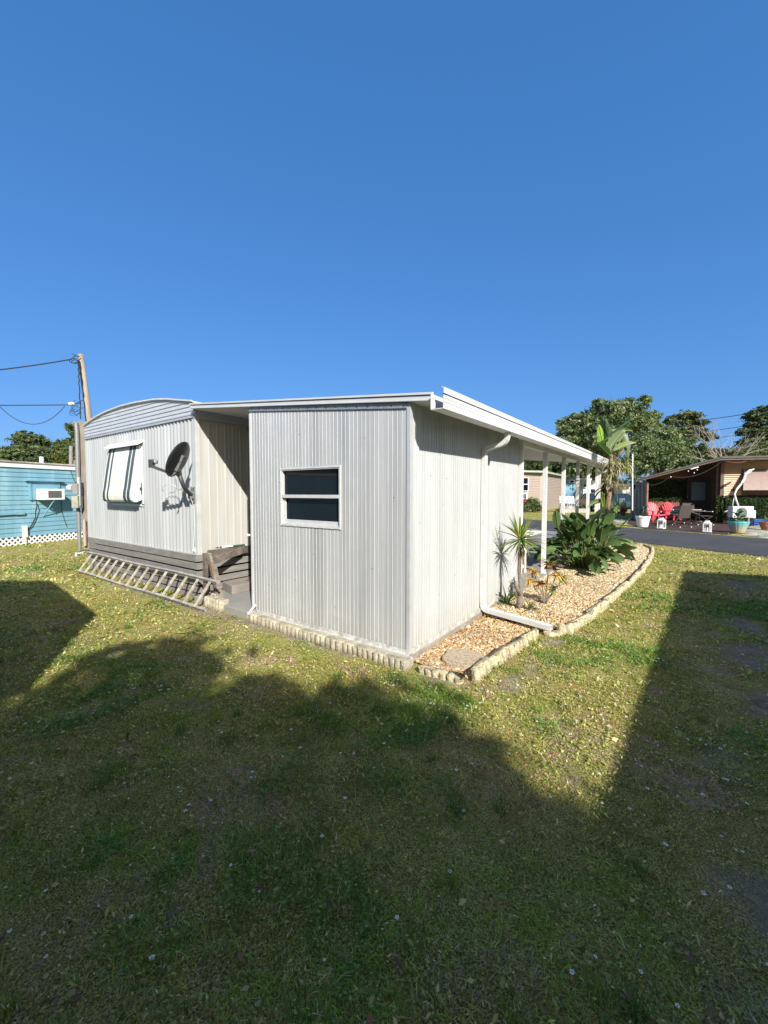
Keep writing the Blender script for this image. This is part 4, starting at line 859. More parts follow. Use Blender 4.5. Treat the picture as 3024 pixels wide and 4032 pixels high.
# bird of paradise clump
bp = empty('bird_of_paradise', (-1.45,9.35,G), 0, 'dense dark green bird of paradise clump with broad paddle leaves on the gravel', 'plant')
mb = MB(); random.seed(21)
for i in range(150):
    a = random.uniform(0,2*PI); r0 = random.uniform(0,.33); ring = (i/150); hgt = .32 + .95*(1-ring)*random.uniform(.7,1.08)+random.uniform(0,.12); out = .14+ring*.54+random.uniform(0,.14)
    s0 = V(-1.45+r0*.55*math.cos(a), 9.38+r0*.9*math.sin(a), G); b = V(-1.45+(r0*.8+out)*.82*math.cos(a), 9.38+(r0*.8+out)*1.05*math.sin(a), G+hgt*.72)
    el = random.uniform(.75,1.35) if ring < .4 else random.uniform(-.35,.8); az = a+random.uniform(-.5,.5)
    paddle(mb, s0, b, (math.cos(az)*math.cos(el), math.sin(az)*math.cos(el), math.sin(el)), random.uniform(.26,.38), random.uniform(.16,.25), random.uniform(.3,1.3), rc((.075,.135,.04),.3) if i % 8 else (.15,.21,.06), roll=random.uniform(-.9,.9), n=7, fold=random.uniform(.1,.5), stemr=.007)
for (u,v,u2,v2,d,L,W) in ((2196,2075,2188,1990,8.3,.40,.17),(2240,2060,2205,2005,8.4,.34,.16),(2262,2055,2255,2015,8.5,.30,.16),(2330,2058,2385,1985,8.6,.46,.17),(2300,2062,2270,2010,8.4,.38,.20),(2330,2085,2290,2055,8.2,.34,.24),(2440,2080,2475,2040,8.9,.32,.13)):
    b = gd(u,v,d); t = gd(u2,v2,d-.15); paddle(mb, (-1.45+random.uniform(-.15,.15),9.3,G), b, t-b, L, W, .25, rc((.085,.15,.045),.15), roll=random.uniform(-.6,.9), n=8, fold=.3)
o = mb.build('leaves', LEAF, bp, smooth=True); rehome(bp)
# tall banana-like plant behind it
tb = V(-1.26,10.75,G); bn = empty('banana_plant', tb, 0, 'tall banana plant with torn paddle leaves above a shaggy skirt of dry fronds', 'banana plant'); D = 9.5
mb = MB(); mb.tube([tb, gd(2384,2045,D), gd(2394,1975,D), gd(2402,1915,D), gd(2404,1860,D), gd(2408,1790,D)], [.085,.07,.062,.056,.045,.03], 11)
mb.build('trunk', mat('banana trunk', (.15,.115,.065), .85, 0, .3, 5, .6, 30, col2=(.33,.23,.14), amt=.8, stretch=(1,1,.4)), bn, smooth=True)
mb = MB(); H0 = gd(2406,1800,D)
GL, GP, GD_ = (.20,.31,.05), (.22,.28,.12), (.05,.09,.03)
for (b, t, L, W, c, dr, ro, te, d2) in (((2372,1735),(2362,1684),.36,.13,(.24,.36,.06),.0,1.2,.0,0),((2362,1752),(2360,1722),.26,.10,(.22,.34,.06),.0,1.2,0,0),((2388,1706),(2378,1662),.38,.14,GD_,.0,.5,0,.1),((2395,1700),(2388,1662),.30,.10,(.3,.36,.2),0,-.9,0,.05),
        ((2370,1745),(2452,1672),.86,.11,(.085,.15,.05),.15,.1,0,-.1),((2385,1745),(2440,1700),.45,.30,GP,.3,.9,.25,.1),((2400,1760),(2392,1700),.55,.32,GP,.2,-.7,.35,.15),((2450,1700),(2475,1760),.62,.13,(.06,.10,.03),1.4,.5,.2,.05),
        ((2398,1790),(2358,1752),.42,.12,(.07,.12,.03),-.1,.6,0,-.1),((2410,1700),(2455,1690),.4,.12,(.2,.27,.1),.4,-.8,.2,.2),((2430,1760),(2440,1720),.40,.22,GP,.2,.5,.4,.2),((2395,1770),(2425,1725),.50,.26,(.27,.33,.15),.3,-.4,.3,-.12),((2415,1775),(2462,1745),.45,.18,(.24,.30,.12),.5,.6,.35,-.05),((2390,1775),(2372,1715),.42,.16,(.10,.16,.05),.1,.2,.2,.12),((2420,1790),(2470,1810),.45,.12,(.09,.14,.04),1.0,.3,.3,.1)):
    B = gd(*b, D+d2); T = gd(*t, D+d2-.1); paddle(mb, H0, B, T-B, L*1.1, W*1.55, dr, rc(c,.08), roll=ro, n=10, fold=.25, tear=te, stemr=.012)
mb.build('leaves', LEAF, bn, smooth=True)
mb = MB(); random.seed(4)
for (cx_,cy_,sx,sy,N_,lo,hi) in ((2420,1825,20,13,150,-.5,.9),(2408,1885,17,16,80,-1.2,.2),(2450,1835,16,12,90,-.9,.6)):
    for i in range(N_):
        a = random.uniform(0,2*PI); el = random.uniform(lo,hi); p_ = gd(cx_+random.gauss(0,sx), cy_+random.gauss(0,sy), D+random.uniform(-.12,.15))
        c = random.choice([(.55,.50,.22),(.42,.42,.15),(.14,.18,.05),(.66,.58,.34),(.24,.28,.08),(.13,.09,.05)]); strap(mb, p_, (math.cos(a)*math.cos(el),math.sin(a)*math.cos(el),math.sin(el)*.7), random.uniform(.18,.42), .026, 1.9, rc(c,.2), n=6)
mb.build('dry_fronds', LEAF, bn)
mb = MB()
for i in range(26):
    p_ = gd(2392+random.gauss(0,11), 1905+random.gauss(0,14), D+random.uniform(-.1,.1)); a = random.uniform(0,2*PI)
    paddle(mb, p_, p_+V(0,0,-.01), (math.cos(a)*.7,math.sin(a)*.7,-random.uniform(.2,1)), random.uniform(.15,.34), .09, .9, random.choice([(.05,.035,.025),(.035,.028,.022),(.16,.11,.06),(.3,.22,.12)]), n=5, tear=.5, stemr=.004)
for (b,t,L,W) in (((2376,1918),(2326,1924),.34,.11),((2376,1925),(2330,1950),.42,.12)):
    B = gd(*b,D); T = gd(*t,D-.1); paddle(mb, B+V(.1,0,0), B, T-B, L, W, .9, (.028,.03,.03), roll=.4, n=8, tear=.3)
mb.build('dead_leaves', LEAF, bn)
mb = MB()
for (b,t,L,W,c,dr,ro) in (((2366,1977),(2310,1962),.50,.22,(.20,.27,.09),1.0,.9),((2374,2000),(2372,1935),.42,.075,(.24,.34,.05),.0,1.2),((2380,1998),(2378,1940),.40,.07,(.12,.2,.04),.1,.9),((2425,1995),(2432,2030),.2,.09,(.13,.2,.06),.5,.4)):
    B = gd(*b,D-.3); T = gd(*t,D-.5); paddle(mb, gd(2380,2050,D), B, T-B, L, W, dr, c, roll=ro, n=10, tear=.25)
fc_ = gd(2432,1990,D-.3)
for i in range(22):
    a = i/21*PI*1.25-.3; strap(mb, fc_, (math.cos(a)*RT.x, math.cos(a)*RT.y, math.sin(a)*.8+.15), random.uniform(.2,.34), .035, .6, rc((.17,.25,.07),.2), n=5)
mb.tube([gd(2388,2045,D-.1), fc_], .008, 5, col=(.16,.22,.06))
mb.build('low_leaves', LEAF, bn, smooth=True); rehome(bn)
# white cart on the slab
WC = mat('cream pvc', (.82,.80,.70), .4, 0, .04, 5)
ct = empty('patio_cart', (-2.55,7.6,0), 0, 'white tubular patio cart with glass shelves standing on the slab behind the first post', 'cart')
cx0, cx1, cy0, cy1 = -2.90,-2.32,7.30,7.95
for (x,y) in ((cx0,cy0),(cx1,cy0),(cx0,cy1),(cx1,cy1)):
    mb = MB(); mb.tube([(x,y,.05),(x,y,.80)], .022, 8); mb.tube([(x,y,0),(x,y,.05)], .028, 8); mb.build('leg', WC, ct, smooth=False)
for z in (.12,.45,.80):
    mb = MB()
    for a,b in (((cx0,cy0),(cx1,cy0)),((cx1,cy0),(cx1,cy1)),((cx1,cy1),(cx0,cy1)),((cx0,cy1),(cx0,cy0))): mb.tube([(*a,z),(*b,z)], .022, 8)
    if z > .7:
        for y in (cy0,cy1): mb.tube([(cx1,y,z),(cx1+.28,y,z)], .022, 8)
        mb.tube([(cx1+.28,cy0,z),(cx1+.28,cy1,z)], .022, 8)
    fm = mb.build('shelf_frame', WC, ct)
    mb = MB(); mb.box((cx0+.02,cy0+.02,z-.004),(cx1-.02,cy1-.02,z+.004)); mb.build('glass', mat('pale green glass', (.42,.52,.50), .08, 0, .05, 4), fm)
mb = MB(); mb.lathe((cx0-.2,cy0+.1,.80), [(.02,0),(.07,.0),(.07,.012),(.0,.013)], 12); mb.bar((cx0,cy0+.1,.8),(cx0-.3,cy0+.1,.8),.04,.03,(0,0,1)); mb.build('tray', WC, ct)
rehome(ct)
# ================================================================== LEFT: BLUE TRAILER, METER POST, UTILITY POLE
def frame_root(name, origin, xdir, label, cat, group=None):
    r = empty(name, origin, math.atan2(xdir.y, xdir.x), label, cat, group); bpy.context.view_layer.update(); return r
A = gz(11,2152); B = gz(203,2132); xd = (B-A); xd.z = 0; xd.normalize()           # along the trailer wall, away from us
bt = frame_root('blue_trailer', V(A.x,A.y,G), xd, 'weathered sky blue trailer home with white roof band and lattice skirt', 'trailer home')
def on_wall(u, v, off=0.):                                    # pixel sight line met with the trailer wall, in wall coordinates (along, up)
    n_ = V(-xd.y, xd.x, 0); d = ray(u,v); t = (V(A.x,A.y,EH)-CAM).dot(n_)/d.dot(n_); p = CAM+d*t; return ((p-V(A.x,A.y,0)).dot(xd), p.z-G)
BLUE = mat('faded blue paint', (.165,.335,.42), .6, 0, .12, 1.2, .05, 30, col2=(.36,.55,.58), amt=.7, stretch=(2,2,.3), lo=.5, hi=.72)
zb = on_wall(100,2112)[1]; zt = on_wall(100,1842)[1]; zr2 = on_wall(100,1818)[1]
print('trailer', zb, zt, zr2, on_wall(0,1840), on_wall(298,1849), on_wall(298,2098))
mb = MB(); nrow = 15; hrow = (zt-zb)/nrow
for r in range(nrow):
    z0 = zb+r*hrow; mb.add([(-14,-.018,z0),(7,-.018,z0),(7,.0,z0+hrow-.008),(-14,.0,z0+hrow-.008)], [(0,1,2,3)]); mb.add([(-14,0,z0+hrow-.008),(7,0,z0+hrow-.008),(7,-.018,z0+hrow),(-14,-.018,z0+hrow)], [(0,1,2,3)])
mb.box((-14,.01,zb),(7,3.4,zt)); mb.build('wall', BLUE, bt)
mb = MB(); mb.box((-14.05,-.05,zt),(7.05,3.45,zr2-.04)); mb.build('roof_band', mat('peeling white', (.76,.75,.72), .6, 0, .1, 2, .05, 30, col2=(.45,.36,.28), amt=.5, lo=.56, hi=.75), bt)
mb = MB(); mb.hexa([(-14.1,-.09,zr2-.04),(7.1,-.09,zr2-.04),(7.1,3.5,zr2-.04),(-14.1,3.5,zr2-.04),(-14.1,-.09,zr2),(7.1,-.09,zr2),(7.1,3.5,zr2+.1),(-14.1,3.5,zr2+.1)]); mb.build('roof', mat('rusty roof edge', (.50,.47,.43), .7, 0, .25, 3, .2, 30, col2=(.2,.13,.09), amt=.8), bt)
mb = MB(); mb.tube([(on_wall(212,1830)[0],.6,zr2+.02),(on_wall(212,1830)[0],.6,zr2+.24)], .06, 10); mb.build('vent_pipe', WHITEC, bt)
mb = MB(); hs_ = zb; s = .15                                   # lattice skirt, real diagonal laths
for i in range(-140,70):
    x0 = i*s
    for sg in (1,-1):
        a_, b_ = (x0, 0.0), (x0+sg*hs_, hs_)
        if a_[0] > 7 or a_[0] < -14: continue
        mb.bar((a_[0],-.035 if sg > 0 else -.043,a_[1]),(b_[0],-.035 if sg > 0 else -.043,b_[1]), .048,.006,(0,1,0))
mb2 = mb.build('lattice_skirt', mat('lattice white', (.75,.74,.70), .6, 0, .1, 5), bt)
# bar() section axes: width along d x up; keep laths in the wall plane
mb = MB(); mb.box((-14,.3,0),(7,.32,zb)); mb.build('crawl_space_shade', BLACK, bt)  # black sheet stands in for the shade behind the lattice
x1,z1 = on_wall(138,1925); x2,z2 = on_wall(222,1967); xa,_ = on_wall(110,1900); xb,_ = on_wall(232,1900); zh = on_wall(170,1896)[1]; zl = on_wall(170,1968)[1]
mb = MB(); mb.box((xa,-.05,zl),(xb,-.012,zh)); mb.box((xa-.1,-.14,zh),(xb+.1,-.01,zh+.035)); mb.box((xa,-.075,zl),(xa+.05,-.05,zh)); mb.build('window_panel', mat('panel blue', (.15,.33,.42), .6, 0, .1, 4), bt)
mb = MB(); mb.box((x1,-.42,z2),(x2,-.05,z1)); ac = mb.build('air_conditioner', mat('ac white', (.80,.80,.77), .5, 0, .06, 6), bt, bevel=.01)
mb = MB(); mb.box((x1+.12,-.424,z2+.06),(x2-.10,-.421,z1-.06))
for i in range(9): z = z2+.075+i*(z1-z2-.15)/8; mb.box((x1+.12,-.43,z),(x2-.10,-.424,z+.008), 1)
mb.build('grille', [mat('grille grey', (.10,.105,.10), .6), mat('grille slat', (.2,.2,.19), .6)], ac)
mb = MB(); xm = (x1+x2)/2; mb.bar((xm,-.40,z2),(xm-.12,-.02,z2-.55),.025,.025); mb.bar((xm+.05,-.2,z2-.3),(xm+.3,-.02,z2-.38),.02,.02); mb.build('support_bracket', BLUE, ac)
def wall_wire(pts, nm='wire', r=.008, m=None): 
    k = MB(); k.tube([(on_wall(u,v)[0],-.03,on_wall(u,v)[1]) for u,v in pts], r, 5); return k.build(nm, m or CABB, bt)
wall_wire([(133,1930),(140,1920),(155,1913),(175,1911),(195,1916),(218,1923)]); wall_wire([(141,1973),(142,1995),(136,2015),(137,2035),(125,2060),(107,2090)]); wall_wire([(146,1985),(152,2010),(142,2040),(128,2070),(110,2088)])
wall_wire([(238,1965),(240,1990),(243,2020),(252,2050),(262,2075)]); wall_wire([(273,1845),(285,1880),(295,1900)])
mb = MB(); xv, zv = on_wall(92,2085); mb.box((xv-.05,-.10,zb-.02),(xv+.06,-.02,on_wall(92,2070)[1])); mb.tube([(xv,-.06,zb+.02),(xv,-.06,.02)],.045,8); mb.build('meter_pipe', WHITE, bt)
mb = MB(); xq, zq = on_wall(40,2025); mb.bar((xq-1.6,-.05,zq-.03),(xq+.3,-.05,zq+.02),.05,.05); mb.box((xq+.1,-.08,zq-.02),(xq+.35,-.02,zq+.07)); mb.build('hatch_trim', BLUE, bt)
# pile of grey panels at its foot
q0 = gz(270,2108); mb = MB(); mb.hexa([(0,0,0),(.5,-.35,-.0),(.55,-.30,0),(.05,.05,0),(.15,.35,.62),(.6,.05,.50),(.65,.09,.5),(.2,.4,.62)]); mb.hexa([(.5,-.2,0),(1.3,.2,0),(1.3,.25,0),(.5,-.15,0),(.55,0,.55),(1.3,.4,.6),(1.3,.44,.6),(.55,.05,.55)])
o = mb.build('panel_pile', mat('grey corrugated scrap', (.22,.23,.23), .6, .2, .2, 6, .2), loc=(q0.x,q0.y,G)); o.rotation_euler = (0,0,rad(60)); tag(o, 'dark grey scrap panels leaning at the foot of the blue trailer', 'scrap panels')
# meter post between the homes
MP = 11.2
mp = empty('meter_post', gz(322,2160), 0, 'tall brown service board with electric meter boxes and conduit beside the silver home', 'meter post')
def board(u0,u1,v0,v1,d,th,nm,m,parent,bev=.004,lean=0):
    """upright board facing the camera side, at its true distance"""
    p = gd((u0+u1)/2,(v0+v1)/2,d); w = abs(u1-u0)/F*d; zt_ = gd(u0,v0,d).z; zb_ = gd(u0,v1,d).z; k = MB(); r_ = RT; f_ = FH
    c = V(p.x,p.y,0); k.hexa([c-r_*w/2+V(0,0,zb_),c+r_*w/2+V(0,0,zb_),c+r_*w/2+f_*th+V(0,0,zb_),c-r_*w/2+f_*th+V(0,0,zb_),c-r_*w/2+V(0,0,zt_),c+r_*w/2+V(0,0,zt_),c+r_*w/2+f_*th+V(0,0,zt_),c-r_*w/2+f_*th+V(0,0,zt_)])
    return k.build(nm, m, parent, bevel=bev)
BRN = mat('brown grey board', (.24,.205,.165), .8, 0, .12, 3, .2, 40, col2=(.16,.135,.11), amt=.5)
k = MB(); tops = [gd(303,1657,MP),gd(340,1660,MP)]; bots = [gd(328,2150,MP),gd(349,2150,MP)]
k.hexa([bots[0]+V(0,0,-.1),bots[1]+V(0,0,-.1),bots[1]+FH*.1+V(0,0,-.1),bots[0]+FH*.1+V(0,0,-.1),tops[0],tops[1],tops[1]+FH*.1,tops[0]+FH*.1]); k.build('board', BRN, mp, bevel=.005)
k = MB(); k.tube([gd(296,1676,MP-.08),gd(300,1672,MP-.08),gd(303,1700,MP-.08),gd(308,1900,MP-.08)], .055, 8); k.tube([gd(308,1990,MP-.08),gd(314,2165,MP-.08)], .05, 8); k.tube([gd(287,1672,MP-.1),gd(296,1664,MP-.08),gd(303,1672,MP-.08)], .05, 8); k.build('conduit', mat('grey conduit', (.20,.20,.19), .5, .2, .1, 5), mp, smooth=False)
board(304,314,1878,1992,MP-.25,.05,'back_plate',mat('pale green grey panel', (.42,.43,.38), .6, 0, .1, 5),mp)
board(284,305,1904,1945,MP-.3,.18,'meter_box',mat('meter box grey', (.26,.25,.24), .6, .1, .1, 5),mp)
board(281,306,1952,2000,MP-.3,.18,'breaker_box',mat('breaker box khaki', (.36,.35,.27), .6, .1, .2, 9),mp)
k = MB(); c = gd(276,1921,MP-.22); k.tube([c+RT*.08, c, c-RT*.05], [.09,.09,.075], 14); k.build('meter_dial', mat('meter glass', (.6,.62,.62), .25), mp)
board(327,336,2045,2150,MP-.12,.05,'cover_board',mat('light tan board', (.38,.33,.26), .8, 0, .1, 5),mp)
k = MB(); k.tube([gd(347,2060,MP-.5),gd(343,2100,MP-.5),gd(349,2130,MP-.5)], .012, 6); k.build('red_hose', mat('red cable', (.35,.03,.02), .5), mp)
rehome(mp)
k = MB(); k.tube([gz(300,2187)+V(0,0,.03), gz(322,2182)+V(0,0,.03), gz(330,2178)+V(0,0,.03)], .028, 8); k.tube([gz(300,2187)+V(0,0,.05), gz(300,2192)+V(0,0,-.02)], .03, 8)
tag(k.build('drain_pipe', WHITEC), 'short white elbow pipe lying in the grass by the meter post', 'pipe')
# second dark timber post behind
UT = mat('utility timber', (.30,.26,.20), .85, 0, .2, 3, .5, 25, col2=(.18,.155,.125), amt=.7, stretch=(3,3,.3))
k = MB(); k.tube([gd(279,2120,19), gd(279,1757,19)], .075, 8); tag(k.build('timber_post', mat('grey post', (.26,.23,.21), .85, 0, .2, 4)), 'square topped grey timber post rising behind the blue trailer roof', 'post')
up_ = empty('utility_pole', gd(413,2160,15), 0, 'leaning weathered utility pole trailing tangled black wires', 'utility pole')
k = MB(); k.tube([gd(416,2166,15), gd(355,1680,15), gd(317,1396,15)], [.125,.11,.095], 12); k.build('pole', UT, up_, smooth=True)
k = MB(); random.seed(9)
def wig(a, b, n_=14, am=3, d=14.85): return [gd(a[0]+(b[0]-a[0])*t+random.uniform(-am,am)*(0<t<1), a[1]+(b[1]-a[1])*t, d) for t in [i/n_ for i in range(n_+1)]]
k.tube(wig((308,1420),(318,1650),26,2.2), .018, 5); k.tube(wig((311,1420),(340,1670),12,1.5), .016, 5); k.tube(wig((314,1420),(330,1560),12,1.5), .012, 5)
for (cx_,cy_,r_) in ((295,1424,13),(290,1420,17),(302,1410,15)):
    k.tube([gd(cx_+r_*math.cos(a), cy_+r_*.55*math.sin(a), 14.9) for a in np.linspace(0,5.6,16)], .013, 5)
for i in range(7):
    cx_, cy_ = 308+random.uniform(-14,12), 1610+random.uniform(-28,30); k.tube([gd(cx_+random.uniform(8,24)*math.cos(a), cy_+random.uniform(6,16)*math.sin(a), 14.9) for a in np.linspace(0,4.5,9)], .008, 4)
k.tube(wig((330,1574),(290,1592),6,1), .012, 5); k.tube(wig((283,1392),(306,1403),4,1), .012, 5)
k.build('wire_bundle', CABB, up_)
k = MB(); k.tube([gd(272,1590,14.8), gd(290,1588,14.8)], .05, 8); k.build('insulator', WHITEC, up_); rehome(up_)
def wire(p, q, sag, label, r=.014, n_=16):
    p = Vector(p); q = Vector(q); k = MB(); k.tube([p.lerp(q,t)-V(0,0,sag*4*t*(1-t)) for t in [i/n_ for i in range(n_+1)]], r, 5)
    tag(k.build('overhead_wire', CABB), label, 'wire')
wire(gd(283,1414,14.9), gd(-500,1490,11.5), .12, 'upper black wire running left from the head of the utility pole', .022)
wire(gd(288,1594,14.9), gd(-500,1600,12), .0, 'straight lower black wire running left from the utility pole', .018)
wire(gd(255,1600,14.8), gd(0,1602,13.8), .62, 'thin slack wire sagging in a loop left of the utility pole', .012)

# ================================================================== TREES
def leafcloud(blobs, n_, size, cols, clump=.42, shell=.55, flat=1., up=0.):
    """leaf clusters gathered in clumps inside the blobs; returns verts, colours"""
    vol = np.array([b[3]*b[4]*b[5] for b in blobs])**.8; ncl = max(20, n_//45); bi = RNG.choice(len(blobs), ncl, p=vol/vol.sum()); Bv = np.array(blobs)
    d = RNG.normal(size=(ncl,3)); d /= np.linalg.norm(d,axis=1)[:,None]; r = RNG.random(ncl)**(1/3*(1-shell)+.001)*.5+.5*RNG.random(ncl)**.4; c = Bv[bi,:3]+d*r[:,None]*Bv[bi,3:6]
    cl = RNG.integers(0,ncl,n_); rad_ = (Bv[bi,3:6].mean(1)*.20)[cl]*RNG.uniform(.6,1.3,ncl)[cl]*(clump/.42)
    p = c[cl]+RNG.normal(size=(n_,3))*rad_[:,None]*np.array((1,1,flat*.7))
    nrm_ = d[cl]*.5+RNG.normal(size=(n_,3))*.75+np.array((0,0,up)); nrm_ /= np.linalg.norm(nrm_,axis=1)[:,None]
    a = np.cross(nrm_, RNG.normal(size=(n_,3))); a /= np.linalg.norm(a,axis=1)[:,None]; b = np.cross(nrm_, a); s = size*RNG.lognormal(0,.3,n_)
    v = np.stack([p-a*s[:,None], p-b*s[:,None]*.5+a*0, p+a*s[:,None], p+b*s[:,None]*.5],1).reshape(-1,3)
    pal = np.array(cols); ci = pal[RNG.integers(0,len(pal),ncl)][cl]*RNG.uniform(.8,1.2,(n_,1)); return v, ci
def tree(name, label, base, blobs, n_, size, cols, tr=.25, kids=4, cat='tree', group=None, barkm=None, **kw):
    base = Vector(base); t = empty(name, base, 0, label, cat, group); big = list(blobs)
    for b in big:
        for _ in range(kids):
            a_ = random.uniform(0,2*PI); e_ = random.uniform(-.2,1.2); q = random.uniform(.85,1.12); f_ = random.uniform(.28,.46); blobs.append((b[0]+b[3]*q*math.cos(a_)*math.cos(e_), b[1]+b[4]*q*math.sin(a_)*math.cos(e_), b[2]+b[5]*q*math.sin(e_), b[3]*f_, b[4]*f_, b[5]*f_))
    k = MB(); cz = [V(*b[:3]) for b in big]; mean = sum(cz, V(0,0,0))/len(cz); fork = base.lerp(V(mean.x,mean.y,mean.z), .5)
    k.tube([base-V(0,0,.2), base.lerp(fork,.5)+V(tr*.5,0,0), fork], [tr*1.25, tr, tr*.75], 10)
    for c, b in zip(cz, big):
        m1 = fork.lerp(c,.5)+V(random.uniform(-.3,.3),random.uniform(-.3,.3),random.uniform(.0,.4)); k.tube([fork, m1, c], [tr*.55,tr*.35,tr*.14], 7)
        for _ in range(5):
            e = c+V(random.uniform(-1,1)*b[3],random.uniform(-1,1)*b[4],random.uniform(-.3,1)*b[5])*.8; k.tube([m1.lerp(c,random.random()), c.lerp(e,.5)+V(0,0,.15), e], [tr*.2,tr*.12,tr*.04], 5)
    k.build('trunk', barkm or BARK, t, smooth=True)
    v, c = leafcloud(blobs, n_, size, cols, **kw); npmesh('crown', v, [(0,1,2,3)], 4, c, LEAFD, t)
    return rehome(t)
def blob(u, v, d, ru, rv=None, rd=None):
    p = gd(u,v,d); k = d/F; rv = rv or ru; return (p.x,p.y,p.z, ru*k, (rd or ru)*k, rv*k)
def ground_at(u, d): p = gd(u,1940,d); return V(p.x,p.y,G)
OAK = [(.115,.175,.065),(.165,.22,.09),(.075,.12,.045),(.24,.29,.13)]
PINE = [(.12,.16,.065),(.17,.20,.09),(.22,.24,.115),(.085,.11,.05)]
DARKT = [(.075,.115,.045),(.105,.15,.055),(.055,.085,.035),(.15,.185,.075)]
LIME = [(.13,.15,.035),(.10,.13,.03),(.075,.10,.028)]
random.seed(33)
tree('domed_tree', 'wide dome shaped dark green tree behind the blue trailer roof', ground_at(120,46), [blob(130,1742,46,56,38),blob(110,1735,46,34,30),blob(95,1790,46,70,40),blob(150,1800,45,60,40),blob(40,1800,45,50,35),blob(15,1815,44,40,34)], 26000, .13, DARKT, tr=.4, flat=.4, up=.7)
tree('yellow_green_tree', 'yellow green bushy tree just left of the brown service board', ground_at(250,42), [blob(243,1775,42,30,36),blob(262,1800,42,34,34),blob(235,1815,42,32,24)], 12000, .12, LIME+DARKT[:1], tr=.25)
tree('dark_pine', 'dark ragged pine peeking out behind the conduit and service board', ground_at(292,36), [blob(284,1684,36,20,14),blob(296,1710,36,20,14),blob(284,1740,36,24,16),blob(300,1775,36,30,30)], 9000, .11, DARKT, tr=.2)
tree('spreading_oak', 'large spreading oak rising behind the carport end, tallest on the right', ground_at(2420,46), [blob(2280,1680,46,62,48),blob(2390,1620,46,60,38),blob(2505,1590,46,44,34),blob(2460,1650,45,80,50),blob(2250,1750,46,55,45),blob(2370,1730,45,80,60),blob(2540,1680,46,60,50),blob(2575,1640,46,26,22),blob(2215,1700,46,26,26),blob(2340,1645,46,40,28)], 46000, .125, OAK, tr=.5, clump=.36)
tree('umbrella_pine', 'flat topped pine with pale bare limbs behind the brown house', ground_at(2720,50), [blob(2700,1640,50,50,20),blob(2740,1665,50,36,16),blob(2665,1660,50,40,18),blob(2745,1715,50,46,18),blob(2690,1700,50,55,22),blob(2790,1725,50,26,12)], 22000, .12, PINE, tr=.3, flat=.35, up=.8, barkm=mat('pale pine bark', (.33,.28,.24), .9, 0, .2, 5))
tree('broadleaf_tree', 'bushy mid green tree standing directly behind the brown house porch', ground_at(2600,38), [blob(2560,1790,38,70,60),blob(2640,1780,38,70,60),blob(2610,1720,39,60,40),blob(2700,1800,38,60,46),blob(2500,1830,38,50,50),blob(2530,1740,39,46,40),blob(2760,1820,39,50,40),blob(2660,1850,37,60,40)], 44000, .10, OAK, tr=.35, clump=.38)
tree('right_pine', 'dark green pine with layered limbs cut by the right edge of the photo', ground_at(3000,44), [blob(2985,1640,44,46,20),blob(3040,1620,44,60,24),blob(2950,1700,44,40,18),blob(3010,1700,44,50,22),blob(2960,1745,44,44,20),blob(2990,1672,44,40,30),blob(3030,1700,44,50,40),blob(2970,1715,44,30,30),blob(3050,1740,44,60,26)], 24000, .115, DARKT+PINE[:1], tr=.3, flat=.4, up=.6)
# bare branched tree
bt2 = empty('bare_tree', ground_at(2840,36), 0, 'leafless pale branched tree spreading above the brown house roof', 'tree'); k = MB(); b0 = ground_at(2850,36)
k.tube([b0, gd(2850,1850,36)], [.3,.22], 8); random.seed(5)
def grow(p, q, r, lev):
    mid = (Vector(p)+Vector(q))/2+V(random.uniform(-.15,.15),0,random.uniform(0,.3)); k.tube([p, mid, q], [r,r*.8,r*.55], 5)
    if lev:
        for _ in range(3):
            d = (Vector(q)-Vector(p)); e = Vector(q)+Matrix.Rotation(random.uniform(-.8,.8),3,FH)@d*random.uniform(.45,.75)+V(0,0,.05); grow(q if _ else mid, e, r*.55, lev-1)
for (u,v) in ((2780,1760),(2800,1745),(2835,1742),(2870,1750),(2905,1758),(2935,1765),(2765,1790),(2890,1780),(2820,1775)): grow(gd(2850,1852,36), gd(u+random.uniform(-4,4),v+26,36+random.uniform(-1.5,1.5)), .06, 2)
k.build('branches', mat('pale branch', (.30,.27,.235), .9, 0, .2, 8), bt2); v, c = leafcloud([blob(2900,1790,37.5,60,26),blob(2960,1785,38,60,30),blob(2800,1795,38,50,26),blob(2850,1800,38,60,24),blob(3020,1790,38,50,28)], 11000, .10, [(.16,.17,.08),(.2,.19,.09),(.1,.13,.05),(.08,.12,.04)]); npmesh('foliage', v, [(0,1,2,3)], 4, c, LEAFD, bt2); rehome(bt2)
# trees seen below the carport roof
tree('understory_tree', 'dark tree seen between the first carport posts above the tan house', ground_at(2110,62), [blob(2080,1850,62,40,34),blob(2140,1845,62,40,36),blob(2110,1810,62,50,40),blob(2180,1850,62,34,36)], 20000, .16, DARKT+LIME[2:], tr=.4)
tree('understory_tree', 'dark tree seen between the middle carport posts above the blue house', ground_at(2270,60), [blob(2230,1850,60,36,36),blob(2290,1855,60,40,40),blob(2340,1850,60,36,40),blob(2270,1810,60,50,40),blob(2380,1870,58,30,34)], 24000, .16, OAK+DARKT, tr=.4)
